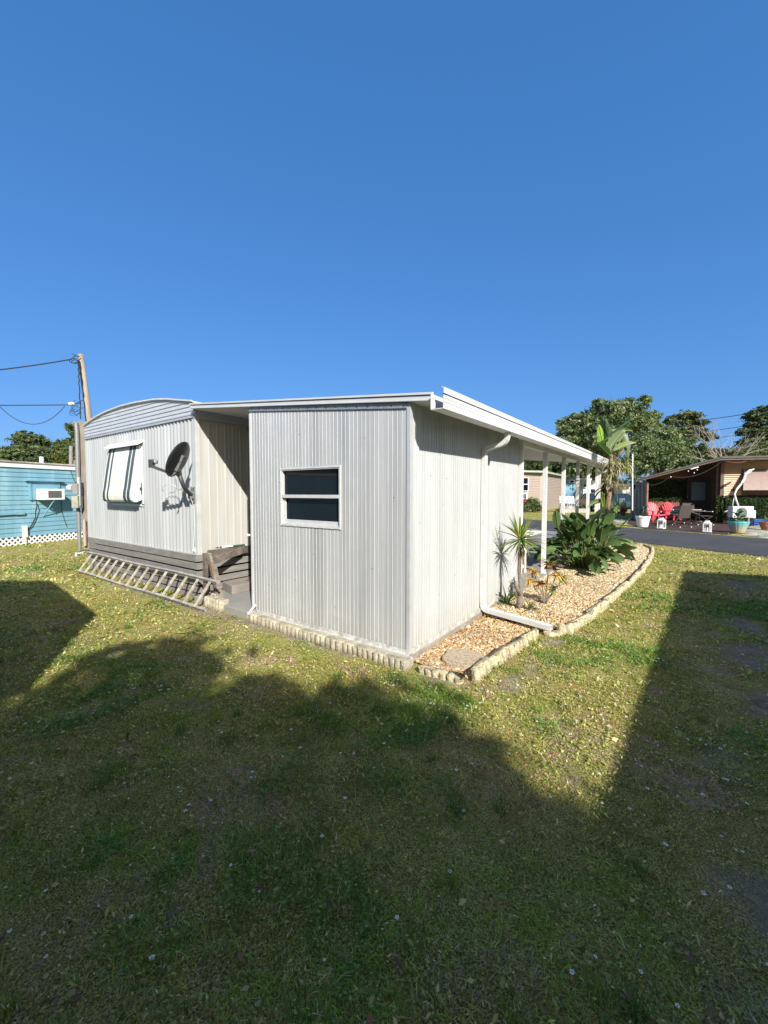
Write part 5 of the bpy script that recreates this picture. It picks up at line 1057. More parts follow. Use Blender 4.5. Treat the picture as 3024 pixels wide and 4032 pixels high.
# far wood closing the horizon
fb = []
for i in range(46):
    a = rad(-95+i*190/45); d = 95; x_ = d*(FH.x*math.cos(a)+RT.x*math.sin(a)); y_ = d*(FH.y*math.cos(a)+RT.y*math.sin(a)); fb.append((x_,y_,random.uniform(.5,2.2),5,5,random.uniform(3.0,4.6)))
v, c = leafcloud(fb, 46000, .42, [(.045,.07,.028),(.06,.085,.035),(.035,.055,.025)], shell=.1); o = npmesh('distant_wood', v, [(0,1,2,3)], 4, c, LEAFD); tag(o, kind='stuff')
wire(gd(2640,1664,47), gd(3300,1556,30), .35, 'uppermost black power line on the right side', .030)
wire(gd(2640,1712,47), gd(3300,1600,30), .35, 'middle black power line on the right side', .024)
wire(gd(2640,1744,47), gd(3300,1640,30), .25, 'lowest black power line on the right side', .020)
# ================================================================== RIGHT: BROWN HOUSE AND PATIO
bh = empty('brown_house', ground_at(2750,23.5), 0, 'brown bungalow with sloping porch roof, ivy panels and shaded window awning across the lane', 'house')
BRW = mat('dark brown siding', (.15,.075,.042), .75, 0, .15, 4, .1, 30)
TANP = mat('sunlit tan siding', (.56,.37,.27), .7, 0, .06, 4)
DKB = mat('dark brown trim', (.10,.06,.05), .7, 0, .15, 5); FASC = mat('fascia brown', (.085,.055,.045), .6, 0, .15, 3, .05, 30)
def poly(pts, th, nm, m, parent=bh, back=FH):
    k = MB(); n_ = len(pts); vs = list(pts)+[p+back*th for p in pts]; k.add(vs, [tuple(range(n_)), tuple(range(n_,2*n_))[::-1]]+[(i,(i+1)%n_,n_+(i+1)%n_,n_+i) for i in range(n_)]); return k.build(nm, m, parent)
DW = 24.0
poly([gd(2547,2062,DW),gd(2860,2062,DW),gd(2860,1800,DW),gd(2800,1818,DW),gd(2547,1885,DW)], .12, 'wall', BRW)
poly([gd(2549,2060,DW-.14),gd(2704,2060,DW-.14),gd(2704,1973,DW-.14),gd(2549,1973,DW-.14)], .13, 'wall', mat('reddish low wall', (.17,.06,.04), .8, 0, .15, 5))
board(2843,3110,1812,2062,21.9,.25,'wall',mat('eave shaded box wall', (.21,.135,.10), .7, 0, .08, 4),bh)  # shade under the eave is put into this darker wall colour
k = MB()
for i in range(12):                                   # lapped tan boards only where sun falls, lit tone put into the colour
    v0 = 1842+i*9.2; p0, p1, p2, p3 = gd(2850,v0+9.2,21.84), gd(2932,v0+9.2,21.84), gd(2932,v0,21.88), gd(2850,v0,21.88); k.add([p0,p1,p2,p3], [(0,1,2,3)])
k.build('siding', TANP, bh)
board(2838,2851,1818,1952,21.8,.12,'corner_post',DKB,bh)
board(2826,2838,1820,1955,22.0,.10,'trellis',mat('trellis grey', (.26,.22,.2), .7),bh)
poly([gd(2512,1888,22.0),gd(2841,1802,20.8),gd(3110,1797,20.8),gd(3110,1807,20.8),gd(2841,1812,20.8),gd(2512,1896,22.0)], .05, 'fascia', FASC)
ROOFB = mat('roof felt', (.085,.085,.075), .9, 0, .2, 6)
k = MB(); k.hexa([gd(2508,1890,21.95),gd(2841,1804,20.75),gd(2841,1804,26.5),gd(2540,1884,26.5),gd(2508,1886,21.95),gd(2841,1800,20.75),gd(2841,1797,26.5),gd(2540,1878,26.5)])
k.hexa([gd(2841,1804,20.75),gd(3110,1799,20.75),gd(3110,1799,26.5),gd(2841,1804,26.5),gd(2841,1798,20.75),gd(3110,1793,20.75),gd(3110,1792,26.5),gd(2841,1796,26.5)]); k.build('roof', ROOFB, bh)
k = MB()
for u,v in ((2600,1870),(2715,1840),(2745,1833)): k.bar(gd(u-12,v+4,22.2), gd(u+12,v-3,22.2), .10,.05)
k.bar(gd(2718,1847,21.0), gd(2748,1839,21.0), .12,.04); k.build('gutter_strip', WHITE, bh)
# ivy panels
IVY = [(.022,.05,.014),(.035,.07,.02),(.05,.085,.022),(.015,.035,.012)]
def ivy(u0,u1,v0,v1,d,n_,label,depth=.10,cols=IVY,cat='ivy panel'):
    p = gd((u0+u1)/2,v1,d); e = empty('ivy_panel', p, 0, label, cat, 'leafy screens on the brown house'); board(u0,u1,v0,v1,d,.03,'backing',mat('ivy backing', (.012,.02,.009), .9),e)
    uu = RNG.uniform(u0,u1,n_); vv_ = RNG.uniform(v0,v1,n_); dd = d-RNG.random(n_)*depth; P0 = np.array([gd(a,b,c)[:] for a,b,c in zip(uu,vv_,dd)])
    a = RNG.normal(size=(n_,3)); a /= np.linalg.norm(a,axis=1)[:,None]; b = np.cross(a,RNG.normal(size=(n_,3))); b /= np.linalg.norm(b,axis=1)[:,None]; s = .035*RNG.lognormal(0,.3,n_)[:,None]
    v = np.stack([P0-a*s,P0-b*s*.7,P0+a*s,P0+b*s*.7],1).reshape(-1,3); npmesh('leaves', v, [(0,1,2,3)], 4, np.array(cols)[RNG.integers(0,len(cols),n_)]*RNG.uniform(.7,1.3,(n_,1)), LEAFD, e); rehome(e)
ivy(2549,2703,1888,1972,23.8,3600,'dark green leafy panel filling the porch wall behind the red chairs')
ivy(2856,3100,1951,2046,21.75,5200,'leafy hedge panel below the window, behind the white outdoor unit')
ivy(2820,2846,1952,2056,21.2,1500,'narrow upright leafy panel between the porch door and the outdoor unit',cols=IVY+[(.12,.13,.03)])
# door, window
dr = board(2704,2800,1884,2060,23.9,.08,'door',mat('navy brown door', (.035,.028,.034), .5, 0, .1, 5),bh,bev=.01)
board(2723,2777,1899,1970,23.87,.03,'pane',mat('curtained pane', (.20,.27,.29), .25, 0, .12, 3),dr)
k = MB(); c = gd(2707,1962,23.75); k.tube([c, c+V(0,0,.14)], .02, 6); k.tube([c+V(0,0,.13), c+RT*(-.12)+V(0,0,.15)], .018, 6); k.build('handle', mat('steel', (.5,.5,.5), .3, .8, .05, 5), dr)
wn = board(2924,3110,1846,1950,21.8,.08,'window',DKB,bh,bev=.01)
k = MB(); a0, a1 = gd(2930,1855,21.75), gd(3110,1855,21.75); b0_, b1_ = gd(2926,1930,21.1), gd(3110,1930,21.1); k.hexa([b0_,b1_,b1_+V(0,0,.03),b0_+V(0,0,.03),a0-V(0,0,.02),a1-V(0,0,.02),a1,a0])
for i in range(24):
    t = i/24; k.bar(a0.lerp(b0_,t)+V(0,0,.012)-FH*.01, a1.lerp(b1_,t)+V(0,0,.012)-FH*.01, .012,.01)
k.build('shade_awning', mat('taupe ribbed awning', (.30,.225,.20), .6, 0, .08, 4), wn)
board(2546,2552,1898,2060,22.3,.09,'porch_post',mat('red brown post', (.26,.13,.09), .7),bh)
k = MB()                                               # side wall of grey brown boards
for i in range(9):
    u0 = 2484+i*7.2; d0 = 25.5-i*.36
    k.hexa([gd(u0,2062,d0),gd(u0+6.6,2063,d0-.33),gd(u0+6.6,2063,d0-.33)+FH*.05,gd(u0,2062,d0)+FH*.05,gd(u0,1904-i*1.,d0),gd(u0+6.6,1903-i*1.,d0-.33),gd(u0+6.6,1903-i,d0-.33)+FH*.05,gd(u0,1904-i,d0)+FH*.05], i % 2)
k.build('side_wall', [mat('grey fence board', (.26,.20,.15), .8, 0, .15, 5), mat('dark fence board', (.10,.08,.08), .8, 0, .15, 5)], bh)
w2 = board(2490,2506,1905,1928,24.0,.05,'window',WHITE,bh); board(2494,2502,1908,1925,23.97,.02,'pane',GLASS,w2)
NUM = mat('black numerals', (.01,.01,.01), .5); k = MB()
def stroke(pts, r=.016):
    for i in range(len(pts)-1): k.bar(gd(*pts[i],21.80), gd(*pts[i+1],21.80), r*2, .02, FH)
stroke([(2890,1931),(2881,1931),(2888,1922)]); stroke([(2888,1922),(2888,1936)])
stroke([(2896,1923),(2901,1923),(2902,1928),(2896,1930),(2895,1935),(2901,1936),(2902,1930),(2896,1928),(2896,1923)], .014)
k.build('house_number', NUM, bh)
def sagline(p, q, sag, r, par, nm='cable', m=CABB):
    k2 = MB(); k2.tube([Vector(p).lerp(Vector(q),t)-V(0,0,sag*4*t*(1-t)) for t in [i/10 for i in range(11)]], r, 5); return k2.build(nm, m, par)
sagline(gd(2520,1900,21.5), gd(2640,1875,21.2), .28, .014, bh); sagline(gd(2640,1875,21.2), gd(2845,1815,20.9), .35, .014, bh); sagline(gd(2845,1812,20.9), gd(2960,1808,20.9), .15, .014, bh, m=mat('red brown cable', (.2,.08,.07), .6)); sagline(gd(2960,1808,20.9), gd(3110,1800,20.9), .1, .014, bh)
k = MB()
for u,v in ((2641,1878),(2710,1855),(2733,1862),(2745,1850)): 
    c = gd(u,v,21.0); k.lathe(c, [(.0,-.03),(.028,-.02),(.03,0),(.012,.03)], 8)
k.build('bulb', WHITEC, bh, smooth=True); rehome(bh)
# mini split condenser and its line set
acu = empty('outdoor_unit', gd(2930,2045,20.4), 0, 'white mini split outdoor unit with round fan guard below the window awning', 'air conditioner')
board(2886,2968,1994,2038,20.4,.32,'casing',WHITEC,acu,bev=.02); board(2966,2976,2010,2040,20.5,.2,'valve_cover',WHITEC,acu,bev=.01)
c = gd(2921,2019,20.38); k = MB()
for r_ in (.28,.23,.18,.13,.08): k.tube([c+RT*r_*math.cos(a)+V(0,0,r_*math.sin(a))-FH*.01 for a in np.linspace(0,2*PI,25)], .008, 4)
for a in np.linspace(0,PI,7)[:-1]: k.bar(c+RT*.28*math.cos(a)+V(0,0,.28*math.sin(a))-FH*.015, c-RT*.28*math.cos(a)-V(0,0,.28*math.sin(a))-FH*.015, .008,.008)
k.build('fan_guard', mat('guard grey', (.30,.32,.31), .5), acu)
k = MB(); vs = [c+RT*.27*math.cos(a)+V(0,0,.27*math.sin(a))-FH*.004 for a in np.linspace(0,2*PI,25)[:-1]]; k.add(vs, [tuple(range(24))]); k.build('fan_opening', mat('fan dark', (.09,.10,.10), .6), acu)
board(2896,2901,2038,2062,20.5,.08,'support_leg',OLDW,acu); board(2944,2952,2038,2070,20.4,.08,'support_leg',OLDW,acu)
k = MB(); k.tube([gd(2968,1847,20.9),gd(2950,1853,20.7),gd(2936,1866,20.6),gd(2928,1888,20.55),gd(2918,1905,20.5),gd(2901,1925,20.5),gd(2892,1945,20.5),gd(2897,1965,20.45),gd(2908,1993,20.45)], [.035,.05,.055,.055,.055,.05,.045,.04,.04], 8)
k.tube([gd(2962,1851,20.9),gd(2948,1862,20.7),gd(2934,1868,20.6)], .03, 6); k.tube([gd(2893,1945,20.5),gd(2888,1970,20.5),gd(2884,1994,20.45)], .018, 5); k.build('line_set', WHITE, acu, smooth=True)
k = MB()
for u,v in ((2926,1884),(2920,1902)): a = gd(u-6,v-1,20.44); b = gd(u+6,v+1,20.44); k.bar(a,b,.02,.02)
k.build('strap', BLACK, acu); rehome(acu)
# flag pole
k = MB(); k.tube([gd(2490,2010,21.5), gd(2491,1787,21.5)], .03, 8); tag(k.build('white_pole', WHITEC), 'bare thin white pole standing at the left corner of the brown house', 'pole')
# adirondack chairs
RED = mat('coral red plastic', (.72,.055,.085), .4, 0, .05, 6)
def chair_frame(u, v, d_): return gd(u,v,d_)
def adirondack(loc, rz, label, sc=1.08):
    t = empty('adirondack_chair', loc, rz, label, 'chair', 'red plastic garden chairs'); t.scale = (sc,)*3
    k = MB()
    for i in range(7):
        x = (i-3)*.085; h = .98-.022*(i-3)**2-.0; sp = (i-3)*.012
        k.hexa([(x-.037,.20,.26),(x+.037,.20,.26),(x+.037,.225,.26),(x-.037,.225,.26),(x-.040+sp*2,.50,h),(x+.040+sp*2,.50,h),(x+.040+sp*2,.525,h),(x-.040+sp*2,.525,h)])
    k.box((-.30,.33,.50),(.30,.35,.56)); k.build('backrest', RED, t, bevel=.006)
    k = MB()
    for i in range(6): y = -.28+i*.09; z = .37-i*.022; k.box((-.27,y,z-.02),(.27,y+.075,z))
    k.box((-.27,-.31,.29),(.27,-.28,.37)); k.build('seat', RED, t, bevel=.005)
    for s in (-1,1):
        k = MB(); k.hexa([(s*.25,-.36,.53),(s*.40,-.36,.53),(s*.36,.38,.53),(s*.29,.38,.53),(s*.25,-.36,.555),(s*.40,-.36,.555),(s*.36,.38,.555),(s*.29,.38,.555)]); k.build('arm', RED, t, bevel=.008)
        k = MB(); k.hexa([(s*.29,-.30,0),(s*.35,-.30,0),(s*.35,-.24,0),(s*.29,-.24,0),(s*.26,-.33,.53),(s*.37,-.33,.53),(s*.37,-.22,.53),(s*.26,-.22,.53)]); k.build('leg', RED, t, bevel=.006)
        k = MB(); k.hexa([(s*.27,.30,0),(s*.32,.30,0),(s*.32,.38,0),(s*.27,.38,0),(s*.27,-.28,.28),(s*.32,-.28,.28),(s*.32,-.26,.38),(s*.27,-.26,.38)]); k.bar((s*.31,.33,.53),(s*.31,.33,.12),.05,.05); k.build('leg', RED, t, bevel=.006)
    return t
fz = math.atan2(RT.y, RT.x)
def onfloor(u, v, z=G+.02): p = gz(u,v,z); return V(p.x,p.y,z)
adirondack(onfloor(2583,2052), fz+rad(-4), 'red plastic garden chair fully visible between white pot and white lantern')
adirondack(onfloor(2657,2050), fz+rad(6), 'red plastic garden chair half hidden behind the brown folding lounger')
# folding wicker chairs
WICK = mat('grey brown weave', (.065,.055,.048), .7, 0, .2, 60, .6, 120); FRM = mat('brown tube frame', (.06,.045,.04), .4, .3, .1, 5)
def folding(loc, rz, label, back_a, sc=1.):
    t = empty('folding_chair', loc, rz, label, 'chair', 'dark woven folding chairs on the mulch patio'); t.scale = (sc,)*3
    sb, cb_ = math.sin(back_a), math.cos(back_a); hp = V(0,.22,.36); tp = hp+V(0,sb*.56,cb_*.56)
    k = MB(); k.hexa([(-.26,hp.y,hp.z+.02),(.26,hp.y,hp.z+.02),(.26,hp.y+.02,hp.z+.02),(-.26,hp.y+.02,hp.z+.02),(-.28,tp.y,tp.z),(.28,tp.y,tp.z),(.28,tp.y+.02,tp.z),(-.28,tp.y+.02,tp.z)]); k.build('backrest', WICK, t)
    k = MB(); k.box((-.24,-.22,.39),(.24,.2,.41)); k.build('seat', WICK, t)
    for s in (-1,1):
        k = MB(); k.tube([(s*.26,.34,0),(s*.26,-.24,.41)], .016, 6); k.build('leg', FRM, t); k = MB(); k.tube([(s*.27,-.26,0),(s*.27,.22,.40),tuple(V(s*.26,0,0)+tp)], .016, 6); k.build('leg', FRM, t)
        k = MB(); k.tube([(s*.28,.24+sb*.25,.62),(s*.28,-.2,.60)], .018, 6); k.build('arm', FRM, t)
        k = MB()
        for q in ((s*.26,.34,.01),(s*.27,-.26,.01),(s*.28,-.2,.60)): k.lathe(q, [(.0,-.012),(.026,-.01),(.026,.02),(0,.024)], 8)
        k.build('end_cap', WHITEC, t)
    k = MB(); k.tube([(-.27,-.26,.012),(.27,-.26,.012)], .014, 6); k.tube([(-.26,.34,.012),(.26,.34,.012)], .014, 6); k.tube([tuple(V(-.26,0,0)+tp),tuple(V(.26,0,0)+tp)], .014, 6); k.build('crossbar', FRM, t)
    return t
folding(onfloor(2672,2074), fz+rad(8+180), 'upright woven folding chair seen from behind in the middle of the patio', rad(14), 1.12)
f1 = folding(onfloor(2648,2068), fz+rad(-72), 'woven folding chair tipped sideways in front of the second red chair', rad(38), 1.12); f1.rotation_euler = (rad(0),rad(-12),fz+rad(-72)); f1.location.z += .05
folding(onfloor(2768,2066), fz+rad(80), 'reclined woven folding chair stretching towards the narrow ivy panel', rad(62), 1.12)
folding(onfloor(2724,2052), fz+rad(-5), 'woven folding chair on the far side of the round patio table', rad(12), 1.1)
pt_ = empty('patio_table', onfloor(2728,2060), 0, 'small round patio table with pale top among the folding chairs', 'table')
k = MB(); k.lathe((0,0,.70), [(.34,0),(.35,.01),(.35,.03),(0,.032)], 24); k.build('tabletop', mat('pale table top', (.55,.57,.56), .2), pt_)
for i in range(4): a = i*PI/2+.4; k = MB(); k.tube([(.28*math.cos(a),.28*math.sin(a),.70),(.30*math.cos(a),.30*math.sin(a),0)], .015, 6); k.build('leg', FRM, pt_)
# lanterns
def lantern(loc, label, sc, rz):
    t = empty('lantern', loc, rz, label, 'lantern', 'white candle lanterns at the patio edge'); t.scale = (sc,)*3; k = MB(); s = .105
    k.box((-s-.015,-s-.015,0),(s+.015,s+.015,.03)); k.box((-s-.015,-s-.015,.33),(s+.015,s+.015,.36))
    for x in (-1,1):
        for y in (-1,1): k.box((x*s-.014,y*s-.014,.03),(x*s+.014,y*s+.014,.33))
    for sx,sy in ((0,-1),(0,1)): k.box((-s,sy*s-.006,.29),(s,sy*s+.006,.33)); k.box((-.004,sy*s-.005,.03),(.004,sy*s+.005,.29))
    for sx in (-1,1): k.box((sx*s-.006,-s,.29),(sx*s+.006,s,.33))
    k.build('frame', WHITEC, t, bevel=.003); k = MB(); k.hexa([(-s,-s,.36),(s,-s,.36),(s,s,.36),(-s,s,.36),(-.06,-.06,.42),(.06,-.06,.42),(.06,.06,.42),(-.06,.06,.42)]); k.box((-.06,-.06,.42),(.06,.06,.455)); k.build('roof', WHITEC, t, bevel=.003)
    k = MB(); k.lathe((0,0,.03), [(.032,0),(.032,.14),(.0,.142)], 14); k.build('candle', mat('candle wax', (.75,.72,.62), .5), t)
    return t
lantern(onfloor(2604,2081,G+.016), 'white lantern with a candle near the patio left edge, before the red chairs', 1.07, fz+rad(30))
lantern(onfloor(2784,2094,G+.016), 'white lantern with a candle near the patio right edge, beside the teal pot', 1.02, fz+rad(36))
# pots
def leafy(t, tops, L, W, col, n_=9, z0=.4, el=(.1,1.2), fold=.3):
    k = MB(); k.tube([(0,0,z0-.1),(0,0,tops*.6),(.02,.01,tops)], [.018,.014,.01], 6); k.build('stem', mat('plant stem', (.17,.14,.09), .8), t); k = MB()
    for i in range(n_):
        a = i*2.4; e = random.uniform(*el); zb_ = z0+(tops-z0)*(i/n_); b = V(.06*math.cos(a),.06*math.sin(a),zb_); paddle(k, (0,0,zb_-.04), b, (math.cos(a)*math.cos(e),math.sin(a)*math.cos(e),math.sin(e)), L*random.uniform(.8,1.15), W, .7, rc(col,.2), roll=random.uniform(-.4,.4), n=6, fold=fold, stemr=.005)
    k.build('leaves', LEAF, t, smooth=True)
random.seed(12)
wp = empty('white_planter', onfloor(2530,2074,G+.012), 0, 'tapered white plastic pot with a dark leafy plant at the patio left corner', 'planter')
k = MB(); k.lathe((0,0,0), [(.215,0),(.235,.08),(.29,.42),(.315,.44),(.315,.50),(.28,.50),(.27,.44),(0,.43)], 28); k.build('pot', WHITEC, wp, smooth=False); leafy(wp, .98, .26, .16, (.025,.06,.03), 13, .48)
TPM = bpy.data.materials.new('teal glaze'); n, l, p = nt(TPM); tc = n.new('ShaderNodeTexCoord'); sp = n.new('ShaderNodeSeparateXYZ'); l.new(tc.outputs['Object'], sp.inputs[0]); no = n.new('ShaderNodeTexNoise'); no.inputs['Scale'].default_value = 14; l.new(tc.outputs['Object'], no.inputs['Vector'])
ma = n.new('ShaderNodeMath'); ma.operation = 'MULTIPLY_ADD'; ma.inputs[1].default_value = .35; l.new(no.outputs[0], ma.inputs[0]); l.new(sp.outputs['Z'], ma.inputs[2]); rr = n.new('ShaderNodeValToRGB'); e = rr.color_ramp.elements; e[0].position = .25; e[0].color = (.50,.40,.26,1); e[1].position = .62; e[1].color = (.07,.34,.40,1); l.new(ma.outputs[0], rr.inputs[0]); l.new(rr.outputs[0], p.inputs['Base Color']); p.inputs['Roughness'].default_value = .25
tp_ = empty('teal_planter', onfloor(2905,2098,G+.012), 0, 'fluted teal and sand glazed pot with a big leaved plant near the outdoor unit', 'planter')
k = MB(); k.lathe((0,0,0), [(.19,0),(.21,.04),(.27,.2),(.33,.36),(.345,.42),(.35,.47),(.31,.47),(.29,.42),(0,.41)], 48, flute=.03, nf=16); k.build('pot', TPM, tp_, smooth=True); leafy(tp_, .84, .28, .17, (.045,.14,.05), 12, .45, (-.1,1.3))
o = empty('blue_crate', onfloor(2986,2070,G+.012), rad(20), 'blue plastic crate on the ground below the outdoor unit', 'crate'); BLU = mat('blue plastic', (.02,.10,.40), .4)
k = MB()
for z in (.0,.10,.20,.27):
    for a,b in (((-.25,-.17,z),(.25,-.155,z+.05)),((-.25,.155,z),(.25,.17,z+.05)),((-.25,-.155,z),(-.235,.155,z+.05)),((.235,-.155,z),(.25,.155,z+.05))): k.box(a,b)
for x in (-.25,-.08,.08,.235):
    for y in (-.172,.158): k.box((x,y,0),(x+.02,y+.014,.32))
k.box((-.235,-.155,0),(.235,.155,.01)); k.build('crate_body', BLU, o); k = MB(); k.box((-.1,-.10,.05),(.15,.1,.30)); k.build('rim_liner', mat('light blue plastic', (.15,.35,.5), .4), o, bevel=.02)
tcp = empty('terracotta_pot', onfloor(3018,2086,G+.012), 0, 'round terracotta pot cut by the right edge of the photo', 'planter'); k = MB(); k.lathe((0,0,0), [(.15,0),(.22,.14),(.25,.28),(.265,.30),(.265,.34),(.23,.34),(0,.30)], 24); k.build('pot', mat('terracotta', (.38,.14,.07), .85, 0, .15, 8), tcp, smooth=False); leafy(tcp, .52, .16, .09, (.06,.12,.05), 8, .32)
k = MB(); k.tube([gd(2852,2030,21.2)+RT*(.38*math.cos(a)+.25)+V(0,0,.36*math.sin(a)-.1) for a in np.linspace(.1,PI-.1,12)], .035, 7); tag(k.build('garden_arch', mat('pale stone arch', (.45,.38,.28), .8)), 'small pale curved arch in shade left of the outdoor unit', 'arch')

# ================================================================== BEYOND THE LANE: TAN HOUSE, BLUE HOUSE, CHAIRS, CARS
th_ = empty('tan_house', ground_at(2128,37.5), 0, 'tan vinyl sided house with green edged roof seen between the carport posts', 'house')
c0 = gd(2128,2008,37.5); cl = gd(2030,2012,36.5); crr = gd(2212,1984,47)
TANV = mat('tan vinyl siding', (.33,.27,.22), .65, 0, .06, 3)
def wallpoly(p, q, z0, z1a, z1b, nm, m, par, laps=0):
    k = MB(); p = V(p.x,p.y,0); q = V(q.x,q.y,0); nn = (q-p).cross(V(0,0,1)).normalized(); nn = nn if nn.dot(CAM-p) > 0 else -nn
    if laps:
        for i in range(laps):
            f0, f1 = i/laps, (i+1)/laps; a0, a1 = z0+(z1a-z0)*f0, z0+(z1a-z0)*f1; b0, b1 = z0+(z1b-z0)*f0, z0+(z1b-z0)*f1
            k.add([p+nn*.04+V(0,0,a0), q+nn*.04+V(0,0,b0), q+V(0,0,b1-.012), p+V(0,0,a1-.012), p+nn*.04+V(0,0,a1), q+nn*.04+V(0,0,b1)], [(0,1,2,3),(3,2,5,4)])
    else: k.hexa([p+V(0,0,z0),q+V(0,0,z0),q-nn*.1+V(0,0,z0),p-nn*.1+V(0,0,z0),p+V(0,0,z1a),q+V(0,0,z1b),q-nn*.1+V(0,0,z1b),p-nn*.1+V(0,0,z1a)])
    return k.build(nm, m, par)
HT = gd(2128,1862,37.5).z
wallpoly(cl, c0, G, HT, HT, 'wall', TANV, th_, 22); wallpoly(c0, crr, G, HT, HT, 'wall', TANV, th_, 22)
k = MB(); cl2 = cl-FH*.0; k.hexa([V(cl.x,cl.y,HT)-FH*.5-RT*.3,V(c0.x,c0.y,HT)-FH*.5+RT*.15,V(crr.x,crr.y,HT)+RT*.4,V(cl.x,cl.y,HT)+FH*9,V(cl.x,cl.y,HT+.16)-FH*.5-RT*.3,V(c0.x,c0.y,HT+.16)-FH*.5+RT*.15,V(crr.x,crr.y,HT+.16)+RT*.4,V(cl.x,cl.y,HT+1.2)+FH*9]); k.build('roof', mat('sage green roof edge', (.36,.42,.33), .6, 0, .1, 2), th_)
wallpoly(c0-FH*.06-RT*.1, c0-FH*.06+RT*.3, G, HT, HT, 'corner_board', mat('corner tan', (.40,.34,.28), .6), th_)
k = MB(); dp = c0-FH*.16+RT*.42; k.tube([V(dp.x,dp.y,G),V(dp.x,dp.y,HT-.1)], .06, 6); k.build('downspout', mat('cream pipe', (.72,.62,.36), .5), th_)
w_ = board(2054,2082,1879,1934,36.3,.12,'window',WHITEC,th_); board(2057,2079,1882,1905,36.27,.05,'pane',GLASS,w_); board(2057,2079,1908,1931,36.27,.05,'pane',GLASS,w_)
w_ = board(2050,2078,1940,1966,36.0,.5,'air_conditioner',WHITEC,th_); board(2056,2073,1944,1962,35.95,.06,'grille',mat('ac grille', (.10,.10,.10), .6),w_); rehome(th_)
def shrub(name, label, blobs, n_, size, cols, base, cat='shrub', extra=None):
    t = empty(name, base, 0, label, cat); v, c = leafcloud(blobs, n_, size, cols, clump=.5); npmesh('foliage', v, [(0,1,2,3)], 4, c, LEAFD, t)
    k = MB()
    for i in range(5): b_ = blobs[i % len(blobs)]; k.tube([base, V(b_[0],b_[1],b_[2]-b_[5]*.3)], .03, 5)
    k.build('stem', BARK, t)
    if extra: v, c = leafcloud(*extra); npmesh('flowers', v, [(0,1,2,3)], 4, c, vmat('petal', .6,.2,.2), t)
    return rehome(t)
shrub('flowering_shrub', 'round green shrub with red blooms against the tan house wall', [blob(2090,1985,34,30,20),blob(2070,1998,33.5,24,14),blob(2112,2000,33.5,24,12)], 5000, .06, LIME+OAK, ground_at(2090,33.8), extra=([blob(2064,1968,33.4,9,5)],120,.05,[(.6,.04,.06)]))
shrub('low_shrub', 'low dark shrub in front of the blue house, right of the pale chairs', [blob(2298,1996,35,22,10)], 1800, .06, DARKT, ground_at(2298,35))
lb = empty('light_blue_house', ground_at(2270,50), 0, 'light blue house under tree shade behind the pale blue chairs', 'house')
board(2214,2275,1882,1996,49,6,'wall',mat('blue house paint', (.13,.30,.42), .7, 0, .15, 1.5, col2=(.30,.48,.56), amt=.6),lb); board(2276,2325,1890,1996,50.5,5,'wall',mat('pale blue paint', (.38,.58,.66), .6, 0, .12, 2),lb)
board(2212,2278,1878,1884,48.8,6.5,'roof',mat('grey roof', (.22,.22,.22), .7),lb); board(2272,2330,1882,1891,50.2,5.5,'roof',WHITE,lb)
w_ = board(2243,2263,1889,1902,48.7,.3,'window',WHITEC,lb); board(2247,2259,1892,1900,48.6,.05,'pane',GLASS,w_); w_ = board(2296,2312,1902,1920,50.2,.3,'window',WHITEC,lb); board(2299,2309,1905,1917,50.1,.05,'pane',GLASS,w_)
for u in (2284,2292,2320): board(u,u+4,1892,1990,50.1,.2,'trim_board',WHITE,lb)
rehome(lb)
wt = empty('white_trailer', ground_at(2345,52), 0, 'small white trailer home partly hidden behind the farthest carport posts', 'trailer home')
board(2322,2362,1898,1990,53,5,'wall',mat('white trailer paint', (.62,.66,.68), .6, 0, .1, 3),wt); board(2320,2364,1892,1899,52.8,5.4,'roof',WHITE,wt); w_ = board(2328,2346,1926,1940,52.9,.1,'window',GLASS,wt); board(2348,2356,1930,1985,52.9,.1,'door',mat('door grey', (.3,.32,.34), .5),wt); rehome(wt)
pc = mat('porch concrete', (.42,.38,.33), .85, 0, .1, 2); k = MB(); q = [gd(2205,2012,33),gd(2320,2012,33),gd(2330,1996,40),gd(2200,1996,40)]
k.extrude([(a.x,a.y) for a in q], lambda x,y: V(x,y,G-.05), lambda x,y: V(x,y,.20)); tag(k.build('porch_slab', pc), 'pale concrete porch slab under the two light blue chairs', 'porch slab')
LBC = mat('light blue sling', (.42,.62,.72), .6); LBF = mat('white tube', (.8,.8,.8), .4)
def sling(loc, rz, label):
    t = empty('sling_chair', loc, rz, label, 'chair', 'light blue sling chairs by the far house'); t.scale = (1.1,)*3; k = MB(); k.hexa([(-.25,.18,.42),(.25,.18,.42),(.25,.2,.42),(-.25,.2,.42),(-.25,.34,.95),(.25,.34,.95),(.25,.36,.95),(-.25,.36,.95)]); k.build('backrest', LBC, t)
    k = MB(); k.box((-.25,-.25,.41),(.25,.18,.43)); k.build('seat', LBC, t)
    for s in (-1,1):
        k = MB(); k.tube([(s*.28,-.25,0),(s*.28,-.25,.62),(s*.28,.28,.62)], .022, 6); k.build('leg', LBF, t); k = MB(); k.tube([(s*.28,.32,0),(s*.28,.22,.5),(s*.27,.36,.97)], .022, 6); k.build('leg', LBF, t)
sling(V(*gd(2222,2003,34)[:2],.2), fz+rad(-12), 'light blue sling chair partly behind the third carport post'); sling(V(*gd(2256,2004,34)[:2],.2), fz+rad(10), 'light blue sling chair just left of the fourth carport post')
st_ = empty('side_table', V(*gd(2238,2003,34)[:2],.2), 0, 'little white side table between the two light blue chairs', 'table'); k = MB(); k.lathe((0,0,.45), [(.2,0),(.21,.02),(0,.025)], 16); k.build('tabletop', LBF, st_)
